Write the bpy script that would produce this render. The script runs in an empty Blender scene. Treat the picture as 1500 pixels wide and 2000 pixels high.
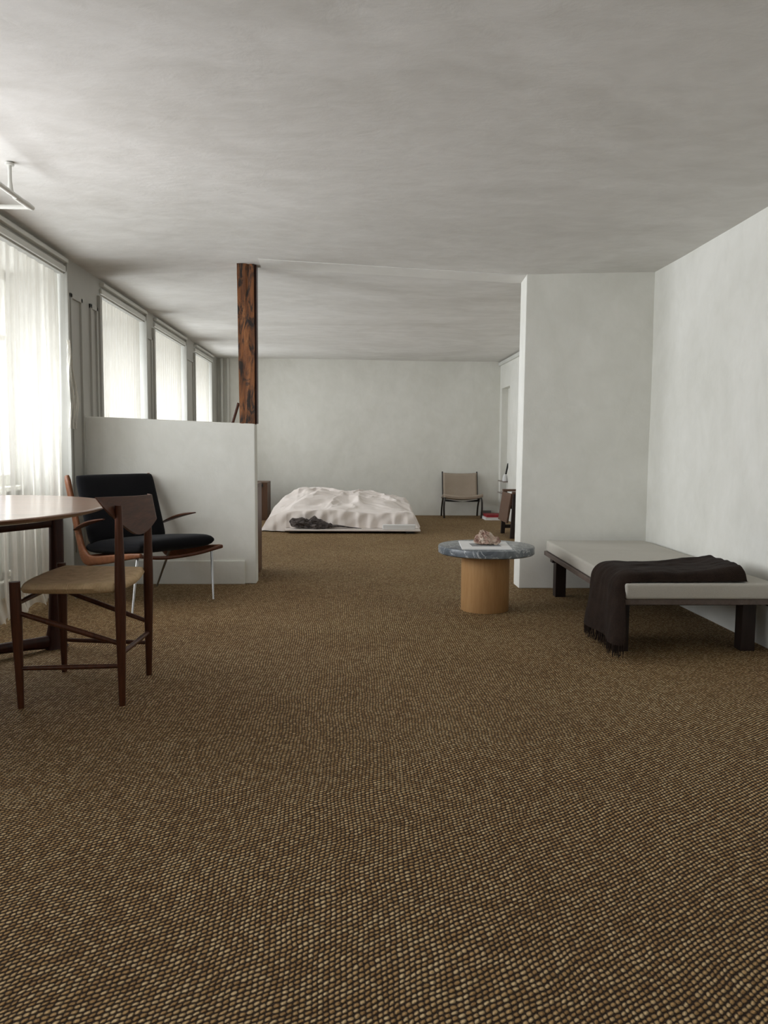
import bpy, bmesh, math, random
import numpy as np
from mathutils import Vector, Matrix, noise

random.seed(7)
S = bpy.context.scene
C = S.collection
PI = math.pi

# ------------------------------------------------------------------ camera
F_PX, CAM_H, YAW, PITCH, ROLL = 1560.0, 0.97, math.radians(2.53), math.atan(130 / 1560.0), 0.008
fw = Vector((math.sin(YAW) * math.cos(PITCH), math.cos(YAW) * math.cos(PITCH), -math.sin(PITCH)))
rt = Vector((math.cos(YAW), -math.sin(YAW), 0))
up = rt.cross(fw)
rt2 = rt * math.cos(ROLL) + up * math.sin(ROLL)
up2 = up * math.cos(ROLL) - rt * math.sin(ROLL)
cd = bpy.data.cameras.new('camera')
cam = bpy.data.objects.new('camera', cd)
C.objects.link(cam)
cd.sensor_fit = 'HORIZONTAL'
cd.sensor_width = 36.0
cd.lens = 36.0 * F_PX / 1500.0
cd.clip_start = 0.05
cam.matrix_world = Matrix(((rt2.x, up2.x, -fw.x, 0), (rt2.y, up2.y, -fw.y, 0), (rt2.z, up2.z, -fw.z, CAM_H), (0, 0, 0, 1)))
S.camera = cam

# ------------------------------------------------------------------ world, daylight, exposure
S.view_settings.view_transform = 'Standard'
S.view_settings.look = 'None'
S.view_settings.gamma = 1.0
S.view_settings.use_curve_mapping = False
S.view_settings.exposure = 0.25
S.cycles.use_denoising = True
S.cycles.max_bounces = 10
S.cycles.diffuse_bounces = 6
S.cycles.transparent_max_bounces = 16
S.cycles.sample_clamp_indirect = 6.0
w = bpy.data.worlds.new('overcast_sky')
S.world = w
w.use_nodes = True
bgn = w.node_tree.nodes['Background']
bgn.inputs['Color'].default_value = (0.86, 0.93, 1.0, 1)
bgn.inputs['Strength'].default_value = 1.5

X_WALL, X_OUT, X_RIGHT, Y_BACK, Y_FRONT, Z_C = -1.80, -2.20, 2.04, 11.1, -3.4, 2.15
HEAD, SILL = 2.03, 0.70
WINDOWS = [(-3.0, -1.2), (-0.7, 1.75), (2.25, 5.22), (5.93, 7.2), (7.52, 8.93), (9.45, 10.66)]  # first two are unseen, added to let in light
# (y0, y1, z0, z1, watts per square metre): area lamps outside each opening, powers tuned singly; the
# first two, beside and behind the camera, are unseen and added to fill the room
DAYLIGHT = [(-2.95, -1.25, 0.72, 2.0, 4), (-0.65, 1.7, 0.72, 2.0, 6), (2.3, 3.95, 0.72, 2.0, 21),
            (4.08, 5.2, 0.72, 1.75, 30), (5.95, 7.18, 0.72, 1.8, 26), (7.54, 8.91, 0.72, 1.8, 27), (9.47, 10.64, 0.72, 1.8, 27)]
def daylight(loc, toward, sx, sz, watts, spread=180):
    ld = bpy.data.lights.new('window_daylight', 'AREA')
    ld.shape = 'RECTANGLE'
    ld.size, ld.size_y = sx, sz
    ld.energy = watts * sx * sz
    ld.color = (0.93, 0.965, 1.0) if loc[1] > 4 else (0.97, 0.98, 1.0)
    ld.spread = math.radians(spread)
    lo = bpy.data.objects.new('window_daylight', ld)
    C.objects.link(lo)
    lo.location = loc
    lo.rotation_euler = (-Vector(toward)).to_track_quat('Z', 'Y').to_euler()
for (a, b, z0, z1, pw) in DAYLIGHT:
    daylight((X_OUT - 0.12, (a + b) / 2, (z0 + z1) / 2), (1, 0, 0), b - a, z1 - z0, pw, 150 if a > 5 else 180)   # narrowed far spread keeps those lamps unseen at grazing angles

# ------------------------------------------------------------------ materials
def mat(name):
    m = bpy.data.materials.new(name)
    m.use_nodes = True
    nt = m.node_tree
    return m, nt, nt.nodes['Principled BSDF']

def N(nt, kind, **kw):
    n = nt.nodes.new(kind)
    for k, v in kw.items():
        setattr(n, k, v)
    return n

def obj_coords(nt, scale=(1, 1, 1), rot=(0, 0, 0)):
    tc = N(nt, 'ShaderNodeTexCoord')
    mp = N(nt, 'ShaderNodeMapping')
    mp.inputs['Scale'].default_value = scale
    mp.inputs['Rotation'].default_value = rot
    nt.links.new(tc.outputs['Object'], mp.inputs['Vector'])
    return mp.outputs['Vector']

def noise_fac(nt, vec, scale, detail=4, rough=0.55, dist=0.0):
    n = N(nt, 'ShaderNodeTexNoise')
    n.inputs['Scale'].default_value = scale
    n.inputs['Detail'].default_value = detail
    n.inputs['Roughness'].default_value = rough
    n.inputs['Distortion'].default_value = dist
    nt.links.new(vec, n.inputs['Vector'])
    return n.outputs['Fac']

def ramp(nt, fac, stops):
    r = N(nt, 'ShaderNodeValToRGB')
    el = r.color_ramp.elements
    while len(el) < len(stops):
        el.new(0.5)
    for e, (p, c) in zip(el, stops):
        e.position = p
        e.color = (*c, 1)
    nt.links.new(fac, r.inputs['Fac'])
    return r.outputs['Color']

def bump(nt, b, fac, strength, dist=0.01, normal=None):
    bn = N(nt, 'ShaderNodeBump')
    bn.inputs['Strength'].default_value = strength
    bn.inputs['Distance'].default_value = dist
    nt.links.new(fac, bn.inputs['Height'])
    if normal:
        nt.links.new(normal, bn.inputs['Normal'])
    nt.links.new(bn.outputs['Normal'], b.inputs['Normal'])
    return bn.outputs['Normal']

def plain(name, col, rough=0.6, metal=0.0, nscale=0, var=0.12, bstr=0.0, scale=(1, 1, 1), spec=None):
    m, nt, b = mat(name)
    b.inputs['Roughness'].default_value = rough
    b.inputs['Metallic'].default_value = metal
    if spec is not None:
        b.inputs['Specular IOR Level'].default_value = spec
    if nscale:
        v = obj_coords(nt, scale)
        f = noise_fac(nt, v, nscale)
        lo = tuple(c * (1 - var) for c in col)
        hi = tuple(min(1, c * (1 + var)) for c in col)
        nt.links.new(ramp(nt, f, [(0.3, lo), (0.7, hi)]), b.inputs['Base Color'])
        if bstr:
            bump(nt, b, f, bstr, 0.004)
    else:
        b.inputs['Base Color'].default_value = (*col, 1)
    return m

def plaster(name, c1, c2, stretch=(1, 1, 1), big=1.3, seed=0.0, bst=0.25):
    """lime-washed plaster: soft clouded brush marks and a faint trowelled relief"""
    m, nt, b = mat(name)
    b.inputs['Roughness'].default_value = 0.9
    b.inputs['Specular IOR Level'].default_value = 0.15
    v = obj_coords(nt, stretch)
    add = N(nt, 'ShaderNodeVectorMath', operation='ADD')
    add.inputs[1].default_value = (seed, seed * 1.7, seed * 0.6)
    nt.links.new(v, add.inputs[0])
    v = add.outputs[0]
    f1 = noise_fac(nt, v, big, 8, 0.62, 0.9)
    f2 = noise_fac(nt, v, big * 7, 5, 0.6, 0.5)
    mx = N(nt, 'ShaderNodeMix', data_type='FLOAT')
    mx.inputs['Factor'].default_value = 0.35
    nt.links.new(f1, mx.inputs['A'])
    nt.links.new(f2, mx.inputs['B'])
    nt.links.new(ramp(nt, mx.outputs['Result'], [(0.34, c1), (0.66, c2)]), b.inputs['Base Color'])
    f3 = noise_fac(nt, v, big * 9, 8, 0.65, 0.4)
    bump(nt, b, f3, bst, 0.012)
    return m

def wood(name, c1, c2, axis='Z', rough=0.42, scale=1.0, coat=0.0):
    m, nt, b = mat(name)
    b.inputs['Roughness'].default_value = rough
    b.inputs['Coat Weight'].default_value = coat
    b.inputs['Coat Roughness'].default_value = 0.18
    b.inputs['Specular IOR Level'].default_value = 0.28
    s = {'X': (1.2, 16, 16), 'Y': (16, 1.2, 16), 'Z': (16, 16, 1.2)}[axis]
    v = obj_coords(nt, tuple(k * scale for k in s))
    f1 = noise_fac(nt, v, 1.6, 6, 0.6, 1.2)
    f2 = noise_fac(nt, v, 9.0, 3, 0.6, 0.3)
    mx = N(nt, 'ShaderNodeMix', data_type='FLOAT')
    mx.inputs['Factor'].default_value = 0.4
    nt.links.new(f1, mx.inputs['A'])
    nt.links.new(f2, mx.inputs['B'])
    nt.links.new(ramp(nt, mx.outputs['Result'], [(0.3, c1), (0.7, c2)]), b.inputs['Base Color'])
    bump(nt, b, mx.outputs['Result'], 0.12, 0.002)
    return m

def fabric(name, c1, c2, weave=380, rough=0.95, sheen=0.2, bst=0.4, blotch=3.0):
    m, nt, b = mat(name)
    b.inputs['Roughness'].default_value = rough
    b.inputs['Specular IOR Level'].default_value = 0.1
    b.inputs['Sheen Weight'].default_value = sheen
    v = obj_coords(nt)
    f = noise_fac(nt, v, blotch, 5, 0.6)
    g = noise_fac(nt, v, weave, 2, 0.5)
    mx = N(nt, 'ShaderNodeMix', data_type='FLOAT')
    mx.inputs['Factor'].default_value = 0.5
    nt.links.new(f, mx.inputs['A'])
    nt.links.new(g, mx.inputs['B'])
    nt.links.new(ramp(nt, mx.outputs['Result'], [(0.3, c1), (0.7, c2)]), b.inputs['Base Color'])
    bump(nt, b, g, bst, 0.003)
    return m

M = {}
M['wall'] = plaster('limewash_wall', (0.72, 0.715, 0.66), (0.84, 0.835, 0.79), (1, 1, 0.75), 1.1, 3.0)
M['ceiling'] = plaster('limewash_ceiling', (0.60, 0.585, 0.55), (0.78, 0.77, 0.745), (0.75, 1.15, 1), 1.0, 9.0, 0.3)
M['beam'] = plaster('limewash_beam_lit', (0.68, 0.67, 0.63), (0.80, 0.79, 0.76), (0.75, 1.15, 1), 1.0, 9.0, 0.2)  # ceiling wash made lighter, painting in the light the soffit catches
M['paint'] = plain('white_gloss_paint', (0.66, 0.66, 0.62), 0.45, nscale=3, var=0.05)
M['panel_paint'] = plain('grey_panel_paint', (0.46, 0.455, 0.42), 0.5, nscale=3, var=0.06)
M['teak'] = wood('teak_wood', (0.036, 0.011, 0.005), (0.115, 0.038, 0.017), 'Z', 0.38)
M['teak_y'] = wood('teak_wood_cross', (0.035, 0.011, 0.005), (0.120, 0.040, 0.018), 'Y', 0.5)
M['teak_top'] = wood('teak_table_top', (0.15, 0.07, 0.04), (0.30, 0.155, 0.095), 'X', 0.35, 0.5, 0.8)  # base colour lightened to carry sky reflected on the top
M['teak_light'] = wood('oiled_teak', (0.13, 0.045, 0.019), (0.27, 0.11, 0.05), 'X', 0.38, 0.8)
M['mahogany'] = wood('dark_table_wood', (0.018, 0.004, 0.003), (0.055, 0.014, 0.008), 'Z', 0.35)
M['oak'] = wood('oak_veneer', (0.40, 0.215, 0.085), (0.56, 0.335, 0.155), 'Z', 0.5, 1.1)
M['wenge'] = wood('dark_stained_wood', (0.010, 0.006, 0.005), (0.030, 0.017, 0.013), 'Z', 0.5)
M['wenge_y'] = wood('brown_frame_wood', (0.085, 0.062, 0.052), (0.155, 0.12, 0.10), 'Y', 0.55)
M['brown_wood'] = wood('brown_wood', (0.07, 0.036, 0.022), (0.14, 0.075, 0.045), 'Z', 0.5)
M['chrome'] = plain('brushed_steel', (0.42, 0.42, 0.42), 0.28, 1.0)
M['dark_steel'] = plain('dark_steel', (0.06, 0.055, 0.05), 0.35, 0.7)
M['black_wool'] = fabric('black_wool', (0.004, 0.004, 0.005), (0.011, 0.011, 0.013), 420, sheen=0.05)
M['throw'] = fabric('dark_brown_wool', (0.009, 0.0055, 0.004), (0.036, 0.023, 0.017), 260, sheen=0.03, bst=0.8, blotch=14)
M['linen'] = fabric('grey_linen', (0.42, 0.395, 0.345), (0.53, 0.505, 0.45), 500, sheen=0.1, blotch=2.5)
M['sheet'] = fabric('pale_cotton', (0.72, 0.645, 0.60), (0.84, 0.775, 0.735), 300, sheen=0.1, bst=0.15)
M['canvas'] = fabric('beige_canvas', (0.34, 0.275, 0.215), (0.45, 0.375, 0.305), 300, sheen=0.0)
M['paper'] = plain('white_paper', (0.80, 0.80, 0.80), 0.7, nscale=6, var=0.03)
M['print'] = plain('grey_print', (0.30, 0.31, 0.32), 0.7, nscale=90, var=0.5)
M['red'] = plain('red_cloth', (0.30, 0.012, 0.02), 0.6, nscale=20, var=0.15)
M['black'] = plain('black_plastic', (0.012, 0.012, 0.012), 0.4)
M['grey_box'] = plain('grey_painted_metal', (0.16, 0.155, 0.14), 0.5, nscale=10)
M['glass_shelf'] = plain('tinted_glass', (0.20, 0.15, 0.13), 0.2)

def driftwood_mat():
    m, nt, b = mat('weathered_driftwood')
    b.inputs['Roughness'].default_value = 0.9
    v = obj_coords(nt, (1, 2.5, 2.5))
    f = noise_fac(nt, v, 22, 8, 0.7, 1.0)
    nt.links.new(ramp(nt, f, [(0.35, (0.018, 0.014, 0.013)), (0.5, (0.10, 0.082, 0.076)), (0.68, (0.30, 0.26, 0.25))]), b.inputs['Base Color'])
    bump(nt, b, f, 0.9, 0.02)
    return m
M['drift'] = driftwood_mat()

def mineral_mat():
    m, nt, b = mat('pink_mineral')
    b.inputs['Roughness'].default_value = 0.75
    v = obj_coords(nt)
    f = noise_fac(nt, v, 38, 8, 0.7, 0.8)
    g = noise_fac(nt, v, 9, 4, 0.6, 0.5)
    mx = N(nt, 'ShaderNodeMix', data_type='FLOAT')
    mx.inputs['Factor'].default_value = 0.5
    nt.links.new(f, mx.inputs['A'])
    nt.links.new(g, mx.inputs['B'])
    nt.links.new(ramp(nt, mx.outputs['Result'], [(0.36, (0.14, 0.065, 0.055)), (0.44, (0.36, 0.21, 0.165)), (0.51, (0.60, 0.46, 0.37)), (0.60, (0.85, 0.75, 0.64))]), b.inputs['Base Color'])
    bump(nt, b, f, 0.8, 0.01)
    return m
M['mineral'] = mineral_mat()

def marble_mat():
    m, nt, b = mat('grey_marble')
    b.inputs['Roughness'].default_value = 0.28
    v = obj_coords(nt, (1, 0.6, 1), (0.3, 0.2, 0.6))
    base = noise_fac(nt, v, 7, 8, 0.65, 1.6)
    col = ramp(nt, base, [(0.3, (0.05, 0.062, 0.078)), (0.55, (0.15, 0.17, 0.19)), (0.75, (0.29, 0.31, 0.32))])
    vn = noise_fac(nt, v, 5.5, 6, 0.6, 3.2)
    s = N(nt, 'ShaderNodeMath', operation='SUBTRACT')
    s.inputs[1].default_value = 0.5
    nt.links.new(vn, s.inputs[0])
    a = N(nt, 'ShaderNodeMath', operation='ABSOLUTE')
    nt.links.new(s.outputs[0], a.inputs[0])
    veins = ramp(nt, a.outputs[0], [(0.0, (1, 1, 1)), (0.028, (0, 0, 0))])
    mx = N(nt, 'ShaderNodeMix', data_type='RGBA')
    nt.links.new(veins, mx.inputs['Factor'])
    nt.links.new(col, mx.inputs['A'])
    mx.inputs['B'].default_value = (0.52, 0.54, 0.55, 1)
    nt.links.new(mx.outputs['Result'], b.inputs['Base Color'])
    return m
M['marble'] = marble_mat()

def post_mat():
    m, nt, b = mat('old_timber')
    b.inputs['Roughness'].default_value = 0.72
    v = obj_coords(nt, (9, 9, 1.3))
    f = noise_fac(nt, v, 2.4, 9, 0.68, 1.0)
    col = ramp(nt, f, [(0.30, (0.03, 0.012, 0.005)), (0.43, (0.14, 0.05, 0.016)), (0.58, (0.27, 0.10, 0.03)), (0.75, (0.40, 0.18, 0.07))])
    v2 = obj_coords(nt, (11, 11, 3.2))
    k = noise_fac(nt, v2, 1.6, 9, 0.7, 0.8)
    mask = ramp(nt, k, [(0.49, (0, 0, 0)), (0.58, (1, 1, 1))])
    mx = N(nt, 'ShaderNodeMix', data_type='RGBA')
    nt.links.new(mask, mx.inputs['Factor'])
    nt.links.new(col, mx.inputs['A'])
    mx.inputs['B'].default_value = (0.020, 0.013, 0.009, 1)
    nt.links.new(mx.outputs['Result'], b.inputs['Base Color'])
    bump(nt, b, f, 0.7, 0.01)
    return m
M['post'] = post_mat()

def cord_mat():
    """paper cord wound around the rails of the seat, in four triangles meeting at the centre"""
    m, nt, b = mat('woven_paper_cord')
    b.inputs['Roughness'].default_value = 0.8
    b.inputs['Specular IOR Level'].default_value = 0.2
    tc = N(nt, 'ShaderNodeTexCoord')
    sep = N(nt, 'ShaderNodeSeparateXYZ')
    nt.links.new(tc.outputs['Object'], sep.inputs[0])
    def mth(op, a, bb=None):
        n = N(nt, 'ShaderNodeMath', operation=op)
        for i, q in enumerate((a, bb)):
            if q is None:
                continue
            if isinstance(q, (int, float)):
                n.inputs[i].default_value = q
            else:
                nt.links.new(q, n.inputs[i])
        return n.outputs[0]
    ax = mth('MULTIPLY', mth('ABSOLUTE', sep.outputs[0]), 1.15)
    ay = mth('ABSOLUTE', sep.outputs[1])
    sel = mth('GREATER_THAN', ax, ay)
    mx = N(nt, 'ShaderNodeMix', data_type='FLOAT')
    nt.links.new(sel, mx.inputs['Factor'])
    nt.links.new(ax, mx.inputs['A'])
    nt.links.new(ay, mx.inputs['B'])
    # cords run parallel to the nearest rail on top of the seat
    wv = mth('SINE', mth('MULTIPLY', mx.outputs['Result'], 2 * PI / 0.0055))
    nf = noise_fac(nt, tc.outputs['Object'], 30, 4)
    h = mth('ADD', mth('MULTIPLY', wv, 0.32), nf)
    nt.links.new(ramp(nt, h, [(0.1, (0.42, 0.28, 0.15)), (0.5, (0.66, 0.47, 0.27)), (0.85, (0.80, 0.61, 0.38))]), b.inputs['Base Color'])
    bump(nt, b, h, 0.6, 0.003)
    return m
M['cord'] = cord_mat()

def curtain_mat():
    m, nt, b = mat('sheer_cotton')
    out = nt.nodes['Material Output']
    nt.nodes.remove(b)
    v = obj_coords(nt, (1, 1, 0.25))
    f = noise_fac(nt, v, 30, 5, 0.6)
    col = ramp(nt, f, [(0.3, (0.78, 0.745, 0.665)), (0.7, (0.88, 0.855, 0.79))])
    d = N(nt, 'ShaderNodeBsdfDiffuse')
    t = N(nt, 'ShaderNodeBsdfTranslucent')
    tr = N(nt, 'ShaderNodeBsdfTransparent')
    nt.links.new(col, d.inputs['Color'])
    nt.links.new(col, t.inputs['Color'])
    bn = N(nt, 'ShaderNodeBump')
    bn.inputs['Strength'].default_value = 0.35
    bn.inputs['Distance'].default_value = 0.01
    nt.links.new(f, bn.inputs['Height'])
    nt.links.new(bn.outputs['Normal'], d.inputs['Normal'])
    m1 = N(nt, 'ShaderNodeMixShader')
    m1.inputs[0].default_value = 0.15
    nt.links.new(d.outputs[0], m1.inputs[1])
    nt.links.new(t.outputs[0], m1.inputs[2])
    m2 = N(nt, 'ShaderNodeMixShader')
    # open weave: seen square-on it lets far more straight through than seen along the cloth
    lw = N(nt, 'ShaderNodeLayerWeight')
    lw.inputs['Blend'].default_value = 0.5
    inv = N(nt, 'ShaderNodeMath', operation='SUBTRACT')
    inv.inputs[0].default_value = 1.0
    nt.links.new(lw.outputs['Facing'], inv.inputs[1])
    pw = N(nt, 'ShaderNodeMath', operation='POWER')
    nt.links.new(inv.outputs[0], pw.inputs[0])
    pw.inputs[1].default_value = 2.2
    sc = N(nt, 'ShaderNodeMath', operation='MULTIPLY')
    nt.links.new(pw.outputs[0], sc.inputs[0])
    sc.inputs[1].default_value = 0.9
    nt.links.new(sc.outputs[0], m2.inputs[0])
    nt.links.new(m1.outputs[0], m2.inputs[1])
    nt.links.new(tr.outputs[0], m2.inputs[2])
    nt.links.new(m2.outputs[0], out.inputs['Surface'])
    return m
M['curtain'] = curtain_mat()

def glass_mat():
    m, nt, b = mat('window_glass')
    out = nt.nodes['Material Output']
    nt.nodes.remove(b)
    g = N(nt, 'ShaderNodeBsdfGlossy')
    g.inputs['Roughness'].default_value = 0.02
    t = N(nt, 'ShaderNodeBsdfTransparent')
    mx = N(nt, 'ShaderNodeMixShader')
    mx.inputs[0].default_value = 0.06
    nt.links.new(t.outputs[0], mx.inputs[1])
    nt.links.new(g.outputs[0], mx.inputs[2])
    nt.links.new(mx.outputs[0], out.inputs['Surface'])
    return m
M['glass'] = glass_mat()

def carpet_mat():
    """sisal boucle: staggered rows of plump loops, the shade between them painted dark"""
    m, nt, b = mat('sisal_boucle')
    b.inputs['Roughness'].default_value = 0.8
    b.inputs['Specular IOR Level'].default_value = 0.3
    tc = N(nt, 'ShaderNodeTexCoord')
    def mth(op, a, bb=None, c=None):
        n = N(nt, 'ShaderNodeMath', operation=op)
        for i, q in enumerate((a, bb, c)):
            if q is None:
                continue
            if isinstance(q, (int, float)):
                n.inputs[i].default_value = q
            else:
                nt.links.new(q, n.inputs[i])
        return n.outputs[0]
    wob = N(nt, 'ShaderNodeTexNoise')
    wob.inputs['Scale'].default_value = 26
    wob.inputs['Detail'].default_value = 3
    nt.links.new(tc.outputs['Object'], wob.inputs['Vector'])
    wob2 = N(nt, 'ShaderNodeTexNoise')
    wob2.inputs['Scale'].default_value = 2.2
    wob2.inputs['Detail'].default_value = 2
    nt.links.new(tc.outputs['Object'], wob2.inputs['Vector'])
    def vm(op, a, bb):
        n = N(nt, 'ShaderNodeVectorMath', operation=op)
        nt.links.new(a, n.inputs[0])
        if isinstance(bb, tuple):
            n.inputs[1].default_value = bb
        else:
            nt.links.new(bb, n.inputs[1])
        return n.outputs[0]
    o1 = vm('MULTIPLY', vm('SUBTRACT', wob.outputs['Color'], (0.5, 0.5, 0.5)), (0.011, 0.010, 0))
    o2 = vm('MULTIPLY', vm('SUBTRACT', wob2.outputs['Color'], (0.5, 0.5, 0.5)), (0.05, 0.05, 0))
    p = vm('ADD', vm('ADD', tc.outputs['Object'], o1), o2)
    sep = N(nt, 'ShaderNodeSeparateXYZ')
    nt.links.new(p, sep.inputs[0])
    # loops sit nose to tail along slanting lines
    PX, PY = 0.0109, 0.0140
    v = mth('DIVIDE', mth('SUBTRACT', sep.outputs[1], mth('MULTIPLY', sep.outputs[0], 0.655)), PY)
    row = mth('FLOOR', v)
    fv = mth('SUBTRACT', mth('FRACT', v), 0.5)
    u2 = mth('ADD', mth('DIVIDE', sep.outputs[0], PX), mth('MULTIPLY', fv, 0.25))
    fu = mth('SUBTRACT', mth('FRACT', u2), 0.5)
    col_id = mth('FLOOR', u2)
    cmb = N(nt, 'ShaderNodeCombineXYZ')
    nt.links.new(col_id, cmb.inputs[0])
    nt.links.new(row, cmb.inputs[1])
    wn = N(nt, 'ShaderNodeTexWhiteNoise', noise_dimensions='2D')
    nt.links.new(cmb.outputs[0], wn.inputs['Vector'])
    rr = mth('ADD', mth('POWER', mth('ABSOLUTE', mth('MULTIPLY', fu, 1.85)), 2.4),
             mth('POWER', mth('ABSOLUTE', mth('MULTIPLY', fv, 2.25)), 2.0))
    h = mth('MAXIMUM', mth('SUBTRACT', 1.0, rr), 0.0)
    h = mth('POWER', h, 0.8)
    fib = noise_fac(nt, tc.outputs['Object'], 300, 3, 0.65)
    tone = mth('ADD', mth('MULTIPLY', wn.outputs['Value'], 0.42), mth('MULTIPLY', fib, 0.66))
    large = noise_fac(nt, tc.outputs['Object'], 1.1, 4, 0.6)
    tone = mth('ADD', tone, mth('MULTIPLY', mth('SUBTRACT', large, 0.5), 0.35))
    yarn = ramp(nt, tone, [(0.18, (0.27, 0.142, 0.050)), (0.50, (0.61, 0.37, 0.15)), (0.80, (0.95, 0.70, 0.38))])
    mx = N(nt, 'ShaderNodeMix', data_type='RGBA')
    hm = ramp(nt, h, [(0.12, (0, 0, 0)), (0.92, (1, 1, 1))])  # loop height fades the yarn into painted shade in the gaps
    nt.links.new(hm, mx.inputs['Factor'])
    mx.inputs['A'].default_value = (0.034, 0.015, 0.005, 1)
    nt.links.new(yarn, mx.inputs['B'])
    nt.links.new(mx.outputs['Result'], b.inputs['Base Color'])
    hh = mth('ADD', h, mth('MULTIPLY', fib, 0.5))
    bump(nt, b, hh, 1.0, 0.009)
    return m
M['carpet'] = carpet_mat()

# ------------------------------------------------------------------ mesh helpers (all coordinates are room metres)
def tag(o, label=None, cat=None, group=None, kind=None):
    if label: o['label'] = label
    if cat: o['category'] = cat
    if group: o['group'] = group
    if kind: o['kind'] = kind
    return o

def thing(name, loc, label, cat, group=None):
    o = bpy.data.objects.new(name, None)
    o.empty_display_size = 0.1
    C.objects.link(o)
    o.location = loc
    o['_loc'] = list(loc)
    return tag(o, label, cat, group)

def origin_of(parent):
    v = Vector((0, 0, 0))
    while parent is not None:
        v += Vector(parent.location)
        parent = parent.parent
    return v

def put(name, bm, m, parent=None, origin=None, smooth=False, angle=40):
    """link a bmesh built in room coordinates as one object"""
    if origin is None:
        if parent is not None:
            origin = origin_of(parent)
        else:
            vs = [v.co for v in bm.verts]
            origin = Vector(((min(v.x for v in vs) + max(v.x for v in vs)) / 2,
                             (min(v.y for v in vs) + max(v.y for v in vs)) / 2, min(v.z for v in vs)))
    origin = Vector(origin)
    bmesh.ops.translate(bm, verts=bm.verts, vec=-origin)
    me = bpy.data.meshes.new(name)
    bmesh.ops.recalc_face_normals(bm, faces=bm.faces)
    bm.to_mesh(me)
    bm.free()
    me.materials.append(m)
    o = bpy.data.objects.new(name, me)
    C.objects.link(o)
    if parent is not None:
        o.parent = parent
        o.location = origin - origin_of(parent)
    else:
        o.location = origin
    if smooth:
        me.shade_smooth()
        try:
            me.set_sharp_from_angle(angle=math.radians(angle))
        except Exception:
            pass
    return o

def B():
    return bmesh.new()

def add_hex(bm, pts, bev=0.0, seg=2):
    """pts: 4 bottom corners then 4 top corners, same order"""
    vs = [bm.verts.new(p) for p in pts]
    fs = [(3, 2, 1, 0), (4, 5, 6, 7), (0, 1, 5, 4), (1, 2, 6, 5), (2, 3, 7, 6), (3, 0, 4, 7)]
    faces = [bm.faces.new([vs[i] for i in f]) for f in fs]
    if bev > 0:
        es = list({e for f in faces for e in f.edges})
        bmesh.ops.bevel(bm, geom=es, offset=bev, segments=seg, profile=0.6, affect='EDGES')
    return bm

def add_box(bm, x0, x1, y0, y1, z0, z1, bev=0.0, seg=2):
    return add_hex(bm, [(x0, y0, z0), (x1, y0, z0), (x1, y1, z0), (x0, y1, z0),
                        (x0, y0, z1), (x1, y0, z1), (x1, y1, z1), (x0, y1, z1)], bev, seg)

def frame_axes(d, hint=Vector((0, 0, 1))):
    d = d.normalized()
    if abs(d.dot(hint)) > 0.98:
        hint = Vector((1, 0, 0))
    s = d.cross(hint).normalized()
    t = s.cross(d).normalized()
    return s, t

def add_sweep(bm, pts, radii, n=12, hint=(0, 0, 1), cap=True, power=2.0):
    """sweep an (a, b) superellipse along points; radii may be floats or (side, up) pairs"""
    pts = [Vector(p) for p in pts]
    hint = Vector(hint)
    rings = []
    for i, p in enumerate(pts):
        d = (pts[min(i + 1, len(pts) - 1)] - pts[max(i - 1, 0)])
        s, t = frame_axes(d, hint)
        r = radii[i] if isinstance(radii, (list, tuple)) and isinstance(radii, list) else radii
        ra, rb = (r, r) if isinstance(r, (int, float)) else r
        ring = []
        for k in range(n):
            a = 2 * PI * (k + 0.5) / n
            ca, sa = math.cos(a), math.sin(a)
            e = 2.0 / power
            ring.append(bm.verts.new(p + s * (ra * math.copysign(abs(ca) ** e, ca)) + t * (rb * math.copysign(abs(sa) ** e, sa))))
        rings.append(ring)
    for i in range(len(rings) - 1):
        for k in range(n):
            bm.faces.new((rings[i][k], rings[i][(k + 1) % n], rings[i + 1][(k + 1) % n], rings[i + 1][k]))
    if cap:
        bm.faces.new(rings[0][::-1])
        bm.faces.new(rings[-1])
    return bm

def add_lathe(bm, cx, cy, prof, n=64, sx=1.0, sy=1.0):
    rings = []
    for r, z in prof:
        rings.append([bm.verts.new((cx + sx * r * math.cos(2 * PI * k / n), cy + sy * r * math.sin(2 * PI * k / n), z)) for k in range(n)])
    for i in range(len(rings) - 1):
        for k in range(n):
            bm.faces.new((rings[i][k], rings[i][(k + 1) % n], rings[i + 1][(k + 1) % n], rings[i + 1][k]))
    bm.faces.new(rings[0][::-1])
    bm.faces.new(rings[-1])
    return bm

def catmull(pts, n=8):
    pts = [Vector(p) for p in pts]
    P = [pts[0] * 2 - pts[1]] + pts + [pts[-1] * 2 - pts[-2]]
    out = []
    for i in range(1, len(P) - 2):
        for k in range(n):
            t = k / n
            a, b_, c, d = P[i - 1], P[i], P[i + 1], P[i + 2]
            out.append(0.5 * ((2 * b_) + (c - a) * t + (2 * a - 5 * b_ + 4 * c - d) * t * t + (3 * b_ - a - 3 * c + d) * t ** 3))
    out.append(pts[-1])
    return out

def add_grid(bm, nu, nv, fn, close=False):
    vs = [[bm.verts.new(fn(i / (nu - 1), j / (nv - 1))) for j in range(nv)] for i in range(nu)]
    for i in range(nu - 1):
        for j in range(nv - 1):
            bm.faces.new((vs[i][j], vs[i + 1][j], vs[i + 1][j + 1], vs[i][j + 1]))
    return vs

def fbm(x, y, z=0.0, oct_=4):
    return noise.fractal(Vector((x, y, z)), 1.0, 2.0, oct_)

def sst(a, b, x):
    t = min(1, max(0, (x - a) / (b - a)))
    return t * t * (3 - 2 * t)

def pad(o, levels=2):
    md = o.modifiers.new('subdivision', 'SUBSURF')
    md.levels = levels
    md.render_levels = levels
    return o

def struct(o):
    o['kind'] = 'structure'
    return o

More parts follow.
